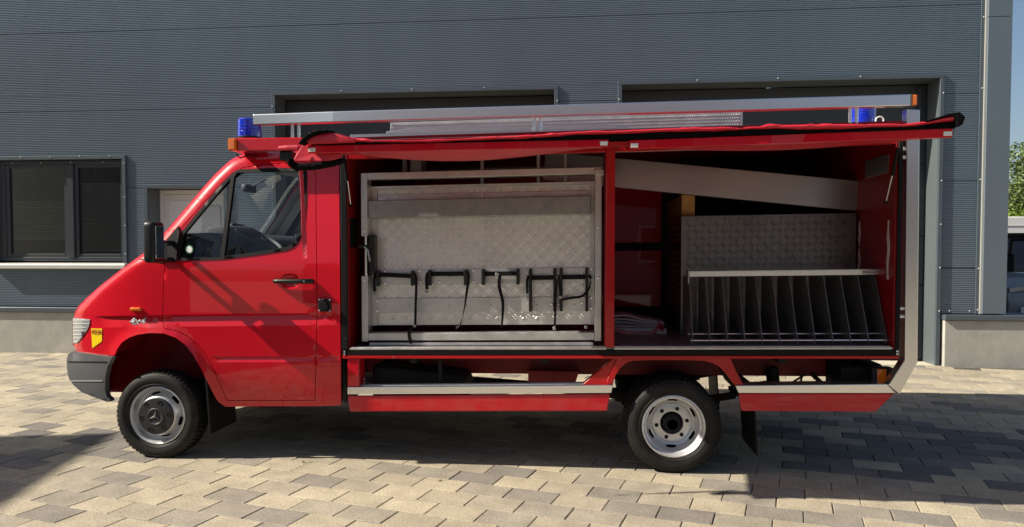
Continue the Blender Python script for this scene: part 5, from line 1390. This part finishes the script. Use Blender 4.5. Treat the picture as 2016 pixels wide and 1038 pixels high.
for i in range(22):
    for j in range(18):
        y = 5.58+i*pit; z = 0.84+j*pit; s = 1 if (i+j) % 2 else -1; d = Vector((0, 1, s)).normalized(); e = Vector((0, -d.z, d.y))
        for b in (-1, 0, 1):
            c = Vector((0.6928, y, z))+e*b*0.009; w = e*0.003; p, q = c-d*0.014, c+d*0.014; t = Vector((-0.0025, 0, 0))
            m.add([p, c-w, q, c+w, c+t], [(0, 1, 4), (1, 2, 4), (2, 3, 4), (3, 0, 4)])
m.build("tread_pattern", M['plate_dark'], cb, rake=RK, kind="stuff")
m = MB()
for i in range(30):
    for j in range(10):
        x = 0.22+i*0.034; y = 4.985+j*0.034*1.6
        if x > 1.2: continue
        s = 1 if (i+j) % 2 else -1; d = Vector((1, s, 0)).normalized(); e = Vector((-d.y, d.x, 0)); c = Vector((x, y, 0.8122)); w = e*0.004; p, q = c-d*0.015, c+d*0.015; t = Vector((0, 0, 0.002))
        m.add([p, c-w, q, c+w, c+t], [(0, 1, 4), (1, 2, 4), (2, 3, 4), (3, 0, 4)])
m.build("floor_tread", M['alu_floor'], truck, rake=RK, kind="stuff")
# rear wall inside face: plate and pale wavy stripes
B(1.939, 1.9445, 5.02, 5.42, 1.93, 2.05, "wall_plate", M['galv'], truck, bevel=0.001)
for y, z0, z1 in ((4.99, 1.24, 1.62), (5.50, 1.25, 1.44), (5.50, 1.46, 1.63)):
    m = MB(); n = 12; pts = [(y+0.010*math.sin(7*k), z0+(z1-z0)*k/n) for k in range(n+1)]+[(y+0.030+0.009*math.sin(5*k), z0+(z1-z0)*k/n) for k in range(n, -1, -1)]
    m.prism(pts, 1.9405, 1.9440, 'x'); m.build("pale_stripe", M['cloth_white'], truck, rake=RK)
# divider rack
dv = empty("divider_rack", (1.3, 5.2, 0.85)); dv.parent = truck; dv.matrix_parent_inverse = truck.matrix_basis.inverted()
prs = [(4.975, 0.822), (4.965, 0.845), (5.185, 1.262), (5.50, 1.262), (5.50, 0.822)]
m = MB(); m.prism(prs, -0.0015, 0.0015, 'x'); dp = m.build("divider", M['galv'], None); dme = dp.data; bpy.data.objects.remove(dp)
for k in range(12):
    x = 0.705+k*0.1115; o = inst("divider", dme, (x, 0, RK*(x+1.63)), dv, (0, 0, 0))
B(0.70, 1.945, 5.150, 5.172, 1.264, 1.300, "rack_top_bar", M['alu'], dv, bevel=0.002)
B(0.70, 1.945, 5.150, 5.32, 1.3002, 1.3035, "rack_top_lip", M['alu'], dv, bevel=0.001)
B(0.688, 0.700, 5.12, 5.20, 1.22, 1.310, "rack_end_plate", M['galv'], dv, bevel=0.002)
for y, z in ((4.985, 0.848), (5.12, 0.875)):
    m = MB(); m.tube([(0.69, y, z), (1.945, y, z)], 0.007, 8); m.build("rack_rod", M['alu'], dv, smooth=50, rake=RK)
lbl = B(1.834, 1.925, 5.1482, 5.1498, 1.268, 1.297, "rack_label", M['alu_dull'], dv, bevel=0)
tm = text_mesh("hofgroup", 0.020, 0.0004); tm.materials.append(M['letter_dark']); inst("lettering", tm, (1.885, 5.147, zr(1.88, 1.284)), lbl, (PI/2, -RK, 0))
m = MB(); m.add([(1.838, 5.1476, zr(1.84, 1.290)), (1.852, 5.1476, zr(1.84, 1.290)), (1.845, 5.1476, zr(1.84, 1.276))], [(0, 1, 2)]); m.build("label_mark", M['letter_dark'], lbl)

# ------------------------------------------------------------------ raised flaps with tarpaulin
FYO = 4.02
def flap(x0, x1, zl, zrr, hh, sg, name="side_flap"):
    f = empty(name, ((x0+x1)/2, FYO, (zl+zrr)/2)); f.parent = truck; f.matrix_parent_inverse = truck.matrix_basis.inverted()
    dz = (zrr-zl)/(x1-x0)
    def zz(x, y): return zl+dz*(x-x0)+(y-FYO)*((2.145-zl)/(4.90-FYO)) - (y-FYO)*(dz*(x-x0))*0.7
    def sheet(nm, xa, xb, ya, yb, t0, t1, mt, sag=0.0):
        m = MB(); nx, ny = 40, 8; vs = []; fs = []
        for lay in (0, 1):
            for i in range(nx+1):
                for j in range(ny+1):
                    x = xa+(xb-xa)*i/nx; y = ya+(yb-ya)*j/ny; u = i/nx; v = j/ny
                    vs.append((x, y, zz(x, y)+(t0 if lay == 0 else t1)-sag*math.sin(PI*u)**1.3*math.sin(PI*min(1, v*1.9))*1.15))
        N = (nx+1)*(ny+1)
        for i in range(nx):
            for j in range(ny):
                a = i*(ny+1)+j; fs.append((a, a+1, a+ny+2, a+ny+1)); fs.append((N+a, N+a+ny+1, N+a+ny+2, N+a+1))
        for i in range(nx):
            a = i*(ny+1); fs.append((a, a+ny+1, N+a+ny+1, N+a)); b = a+ny; fs.append((b, N+b, N+b+ny+1, b+ny+1))
        for j in range(ny): fs.append((j, N+j, N+j+1, j+1)); a = nx*(ny+1)+j; fs.append((a, a+1, N+a+1, N+a))
        m.add(vs, fs); return m.build(nm, mt, f, smooth=50)
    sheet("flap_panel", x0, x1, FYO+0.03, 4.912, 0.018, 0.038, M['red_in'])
    sheet("flap_liner", x0+0.02, x1-0.02, FYO+0.012, 4.86, 0.0, 0.004, M['fabric_red'], sag=sg)
    m = MB(); m.add([(x0, FYO, zl), (x1, FYO, zrr), (x1, FYO+0.03, zrr), (x0, FYO+0.03, zl), (x0, FYO, zl+hh), (x1, FYO, zrr+hh), (x1, FYO+0.03, zrr+hh), (x0, FYO+0.03, zl+hh)], [(0,3,2,1),(4,5,6,7),(0,1,5,4),(1,2,6,5),(2,3,7,6),(3,0,4,7)])
    m.build("flap_edge", M['red'], f, bevel=0.003)
    for x, s in ((x0, 1), (x1, -1)):
        zc = zl+dz*(x-x0); a, b = sorted((x+s*0.006, x+s*0.046))
        MB().box(a, b, FYO-0.004, FYO-0.0005, zc+0.008, zc+0.030).build("reflector", M['white'], f, bevel=0.001)
    return f
fl1 = flap(-1.552, 0.118, 2.023, 2.036, 0.043, 0.055); fl2 = flap(0.228, 1.868, 2.023, 2.061, 0.0475, 0.030)
m = MB(); m.add([(0.06, FYO+0.012, 2.042), (0.29, FYO+0.012, 2.042), (0.29, 4.895, 2.150), (0.06, 4.895, 2.150), (0.06, FYO+0.012, 2.066), (0.29, FYO+0.012, 2.066), (0.29, 4.895, 2.195), (0.06, 4.895, 2.195)], [(0,3,2,1),(4,5,6,7),(0,1,5,4),(1,2,6,5),(2,3,7,6),(3,0,4,7)]); m.build("flap_bridge", M['red_old'], truck)
# rolled tarpaulin lying along the outer edges
def interp(tab, x):
    if x <= tab[0][0]: return tab[0][1]
    for (a, u), (b, v) in zip(tab[:-1], tab[1:]):
        if x <= b: t = (x-a)/(b-a); t = t*t*(3-2*t); return u+(v-u)*t
    return tab[-1][1]
T_TOP = [(-1.52, 2.108), (-1.42, 2.135), (-1.34, 2.112), (-1.15, 2.088), (-0.87, 2.084), (-0.40, 2.102), (0.05, 2.121), (0.57, 2.130), (0.90, 2.131), (0.96, 2.147), (1.05, 2.138), (1.62, 2.136), (1.72, 2.142), (1.86, 2.172)]
T_BOT = [(-1.52, 2.070), (-1.34, 2.078), (-0.87, 2.072), (-0.40, 2.082), (0.05, 2.100), (0.57, 2.107), (0.94, 2.113), (1.10, 2.108), (1.62, 2.112), (1.86, 2.138)]
def flap_top(x): return 2.067+0.0046*(x+1.5) if x < 0.17 else 2.074+0.0185*(x-0.17)
tp = MB(); vs = []; fs = []; nx = 260; prof_n = 14; fr_ = random.Random(5)
wrk = [(fr_.uniform(-1.5, 1.8), fr_.uniform(-0.9, 0.9), fr_.uniform(0.012, 0.03), fr_.uniform(-0.008, 0.008)) for k in range(46)]
for i in range(nx+1):
    x = -1.50+(1.865+1.50)*i/nx
    zt_ = interp(T_TOP, x); zb_ = interp(T_BOT, x); mid = (zt_+zb_)/2+0.002; hh = (zt_-zb_)/2
    for k in range(prof_n):
        a = 2*PI*k/prof_n; ca, sa = math.cos(a), math.sin(a)
        d = 0.0
        for xc, sl, wd, am in wrk:
            u = x-xc-sl*0.05*sa
            if abs(u) < 3*wd: d += am*math.exp(-(u/wd)**2)*(1.0 if sa > -0.2 else 0.4)
        vs.append((x+0.003*math.sin(17*x+a), FYO+0.022-(0.050+d)*ca+0.004*math.sin(9*x), mid+(hh+d*0.6)*sa))
for i in range(nx):
    for k in range(prof_n): fs.append((i*prof_n+k, i*prof_n+(k+1) % prof_n, (i+1)*prof_n+(k+1) % prof_n, (i+1)*prof_n+k))
fs += [tuple(range(prof_n)), tuple(nx*prof_n+k for k in range(prof_n))]
tp.add(vs, fs); tarp = tp.build("tarpaulin_cover", M['fabric_red'], truck, smooth=70)
def sheet_xz(name, mt, parent, x0, x1, y0, y1, zf, n=60, th=0.006):
    m = MB(); vs = []; fs = []
    for i in range(n+1):
        x = x0+(x1-x0)*i/n
        for y in (y0, y1):
            for dz in (0, th): vs.append((x, y, zf(x, y)+dz))
    for i in range(n):
        a = i*4; b = a+4; fs += [(a, b, b+1, a+1), (a+2, a+3, b+3, b+2), (a, a+2, b+2, b), (a+1, b+1, b+3, a+3)]
    fs += [(0, 1, 3, 2), (n*4, n*4+2, n*4+3, n*4+1)]; m.add(vs, fs); return m.build(name, mt, parent, smooth=60)
m = MB(); vs = []; fs = []; n = 120
for i in range(n+1):
    x = -1.53+(1.875+1.53)*i/n; za = flap_top(x)+0.001; zb_ = max(za+0.004, interp(T_BOT, x)+0.002); w_ = 0.006*math.sin(11*x)+0.004*math.sin(29*x)
    vs += [(x, FYO-0.006+w_*0.5, za), (x, FYO+0.09, za), (x, FYO+0.09, zb_), (x, FYO-0.006+w_, zb_)]
for i in range(n):
    for k in range(4): fs.append((i*4+k, i*4+(k+1) % 4, (i+1)*4+(k+1) % 4, (i+1)*4+k))
fs += [(0, 1, 2, 3), (n*4+3, n*4+2, n*4+1, n*4)]
m.add(vs, fs); m.build("velcro_edge", M['fabric_black'], tarp, smooth=40)
# the loose left corner: a gaping loop of red cloth with black edging
def loopstrip(name, mt, path, w, th, parent):
    m = MB(); V = [Vector(p) for p in path]; ps = []
    for i in range(len(V)-1):
        a = V[max(0, i-1)]; b = V[i]; c = V[i+1]; d = V[min(len(V)-1, i+2)]
        for k in range(6):
            t = k/6; ps.append(0.5*((2*b)+(c-a)*t+(2*a-5*b+4*c-d)*t*t+(3*b-a-3*c+d)*t**3))
    ps.append(V[-1]); rr = random.Random(len(path)); n = 12; vs = []; fs = []
    for i, p in enumerate(ps):
        d = (ps[min(len(ps)-1, i+1)]-ps[max(0, i-1)]).normalized(); s_ = Vector((0, 1, 0)); nn = d.cross(s_); e_ = min(1, 0.45+min(i, len(ps)-1-i)*0.25)
        for k in range(n):
            a = 2*PI*k/n; q = 1+0.16*math.sin(2.1*i+k*1.3)*rr.uniform(0.4, 1)
            vs.append(p+s_*(w/2*math.cos(a)*q)+nn*(th/2*math.sin(a)*q*e_))
    for i in range(len(ps)-1):
        for k in range(n): fs.append((i*n+k, i*n+(k+1) % n, (i+1)*n+(k+1) % n, (i+1)*n+k))
    fs += [tuple(range(n)), tuple((len(ps)-1)*n+k for k in range(n))]
    m.add(vs, fs); return m.build(name, mt, parent, smooth=70)
loopstrip("velcro_edge", M['fabric_black'], [(-1.405, 4.02, 2.139), (-1.47, 4.0, 2.134), (-1.53, 3.99, 2.108), (-1.572, 3.99, 2.068)], 0.09, 0.030, tarp)
m = MB()
outl = [(-1.560, 2.072), (-1.605, 2.078), (-1.640, 2.030), (-1.662, 1.990), (-1.648, 1.978), (-1.60, 1.970), (-1.52, 1.974), (-1.44, 1.985), (-1.375, 2.000), (-1.375, 2.024), (-1.545, 2.028)]
nO = len(outl); vs = [(x, 4.06+0.02*math.sin(9*x+5*z), z) for x, z in outl]+[(x, 4.072+0.02*math.sin(9*x+5*z), z) for x, z in outl]
m.add(vs, [tuple(range(nO)), tuple(range(2*nO-1, nO-1, -1))]+[(i, i+nO, (i+1) % nO+nO, (i+1) % nO) for i in range(nO)]); m.build("hanging_corner", M['fabric_red'], tarp, bevel=0.003)
loopstrip("velcro_edge", M['fabric_black'], [(-1.664, 4.05, 2.000), (-1.660, 4.05, 1.972), (-1.640, 4.055, 1.957), (-1.60, 4.06, 1.952), (-1.52, 4.07, 1.957), (-1.44, 4.08, 1.972), (-1.37, 4.10, 1.992)], 0.05, 0.040, tarp)
m = MB()
top_ = [(-1.545, 2.085), (-1.50, 2.112), (-1.45, 2.128), (-1.41, 2.134), (-1.35, 2.120), (-1.27, 2.098), (-1.27, 2.075), (-1.53, 2.070)]; nO = len(top_)
m.add([(x, 3.985+0.01*math.sin(30*x), z) for x, z in top_]+[(x, 4.06, z+0.004) for x, z in top_], [tuple(range(nO)), tuple(range(2*nO-1, nO-1, -1))]+[(i, i+nO, (i+1) % nO+nO, (i+1) % nO) for i in range(nO)])
m.build("raised_fold", M['fabric_red'], tarp, bevel=0.006, seg=2, smooth=60)
# right end curl
m = MB(); cx = 1.86
vs = [(1.72, 2.140), (1.78, 2.160), (1.835, 2.178), (1.885, 2.184), (1.912, 2.158), (1.898, 2.120), (1.872, 2.106), (1.868, 2.140), (1.845, 2.168)]
m.prism(vs, 3.985, 4.11); m.build("velcro_edge", M['fabric_black'], tarp, bevel=0.010, seg=2, smooth=60)
# hanging red strap
m = MB(); ps = []; sides = []
for k in range(26):
    t = k/25; ps.append((-1.636+0.040*t+0.005*math.sin(5*t), 4.10, 2.072-0.635*t)); a = 1.2*math.sin(3*t+0.4); sides.append((math.cos(a), math.sin(a), 0))
m.ribbon(ps, 0.027, 0.003, sides); m.build("hanging_strap", M['strap_red'], tarp)
m = MB(); m.ribbon([(-1.73, 4.04, 2.062), (-1.68, 4.04, 2.066), (-1.62, 4.05, 2.068)], 0.016, 0.003, (0, 0.6, 1)); m.build("strap_end", M['strap_red'], tarp)
rf = random.Random(11); m = MB()
for k in range(9):
    x = -1.56+0.10*rf.random(); p = (x, 3.99, 2.085+0.5*(x+1.56)); m.tube([p, (x+rf.uniform(-0.02, 0.03), 3.985, p[2]+rf.uniform(0.01, 0.05))], 0.0012, 4)
m.build("frayed_threads", M['strap_red'], tarp, kind="stuff")
# gas struts
for xa, xb in ((-1.628, -1.605), (1.935, 1.900)):
    m = MB(); m.tube([(xa, 4.86, 2.12+RK*0), (xa*0.5+xb*0.5+0.002, 4.90, 1.95)], 0.010, 8); gs = m.build("gas_strut", M['rubber'], truck, smooth=50)
    m = MB(); m.tube([(xa*0.5+xb*0.5+0.002, 4.90, 1.955), (xb, 4.935, 1.79)], 0.0045, 6); m.build("strut_rod", M['alu'], gs, smooth=50)
    m = MB(); m.lathe((xb, 4.935, 1.785), [(0, -0.012), (0.010, -0.010), (0.010, 0.010), (0, 0.012)], 10); m.build("strut_joint", M['rubber'], gs)
# unseen far flap, added to carry the truck's shadow farther back
m = MB(); m.prism([(BY1+0.035, 2.20), (7.45, 2.08), (7.45, 2.12), (BY1+0.035, 2.24)], -1.55, 1.87, 'x'); m.build("side_flap", M['red'], truck, bevel=0.003, rake=RK)

# ------------------------------------------------------------------ loads lying in the box
ang = math.atan2(1.98-2.17, 1.97-0.19)
m = MB(); L, Hh = 2.30, 0.218
pts = [(-L/2, -Hh/2), (L/2-0.03, -Hh/2), (L/2, -Hh/2+0.03), (L/2, Hh/2-0.03), (L/2-0.03, Hh/2), (-L/2, Hh/2)]
m.prism(pts, -0.014, 0.014); pk = m.build("aluminium_plank", M['alu_plank'], None, bevel=0.003)
pk.location = (0.825, 5.585, 1.990); pk.rotation_euler = (0, -ang, 0)
tag(pk, "long aluminium plank lying aslant on edge across the rear bay", "plank")
m = MB(); m.box(0.705, 0.803, 5.62, 6.60, 1.735, 1.895); bmw = m.build("timber_beam", M['wood'], None, bevel=0.004); tag(bmw, "rough timber beam on the tread plate locker under the plank", "timber")
tray = MB(); tray.box(0.20, 0.612, 5.72, 5.735, 0.842, 0.885); tray.box(0.20, 0.612, 5.7355, 6.05, 0.842, 0.850); tray.box(0.20, 0.612, 6.0505, 6.065, 0.842, 0.885)
tr_ = tray.build("metal_tray", M['alu_dull'], None, bevel=0.002); tag(tr_, "flat grey metal tray on the box floor beneath the folded white sheet", "tray")
fc = MB(); vs = []; fs = []
for lay in range(4):
    z0 = 0.888+0.019*lay; n = 18; b0 = len(vs); sh = 0.012*math.sin(lay*2.3)
    for i in range(n+1):
        x = 0.19+(0.385-0.012*lay)*i/n
        for y in (5.725+sh, 6.0+sh):
            hump = 0.030*math.exp(-((x-0.30)/0.11)**2)*(lay/3)
            for dz in (0, 0.016): vs.append((x, y+0.01*math.sin(9*x), z0+dz+hump-0.006*i/n*lay))
    for i in range(n):
        a = b0+i*4; b = a+4; fs += [(a, b, b+1, a+1), (a+2, a+3, b+3, b+2), (a, a+2, b+2, b), (a+1, b+1, b+3, a+3)]
    fs += [(b0, b0+1, b0+3, b0+2), (b0+n*4, b0+n*4+2, b0+n*4+3, b0+n*4+1)]
fc.add(vs, fs); fo = fc.build("folded_sheet", M['cloth_white'], None, smooth=35); tag(fo, "folded greyish white tarpaulin sheet lying on the metal tray", "sheet")
tb = MB(); tb.tube([(0.575, 5.73+0.27*t/6, 0.915) for t in range(7)], 0.022, 10); tb.build("rolled_edge", M['cloth_white'], fo, smooth=50)
rs = MB(); pts = [(0.20, 5.70, 0.92), (0.24, 5.68, 0.87), (0.30, 5.66, 0.850), (0.40, 5.655, 0.848), (0.49, 5.67, 0.850), (0.53, 5.69, 0.87), (0.565, 5.70, 0.91), (0.585, 5.705, 0.885), (0.56, 5.70, 0.87)]
V = [Vector(p) for p in pts]; ps = []
for i in range(len(V)-1):
    a = V[max(0, i-1)]; b = V[i]; c = V[i+1]; d = V[min(len(V)-1, i+2)]
    for k in range(5): t = k/5; ps.append(0.5*((2*b)+(c-a)*t+(2*a-5*b+4*c-d)*t*t+(3*b-a-3*c+d)*t**3))
rs.ribbon(ps, 0.026, 0.003, (0, 0.4, 1)); rs = rs.build("red_lashing_strap", M['strap_red'], None); tag(rs, "red and white lashing strap lying in front of the metal tray", "strap")
m = MB(); m.ribbon([p+Vector((0, -0.0022, 0.001)) for p in ps[:28]], 0.008, 0.003, (0, 0.4, 1)); m.build("white_stripe", M['cloth_white'], rs)
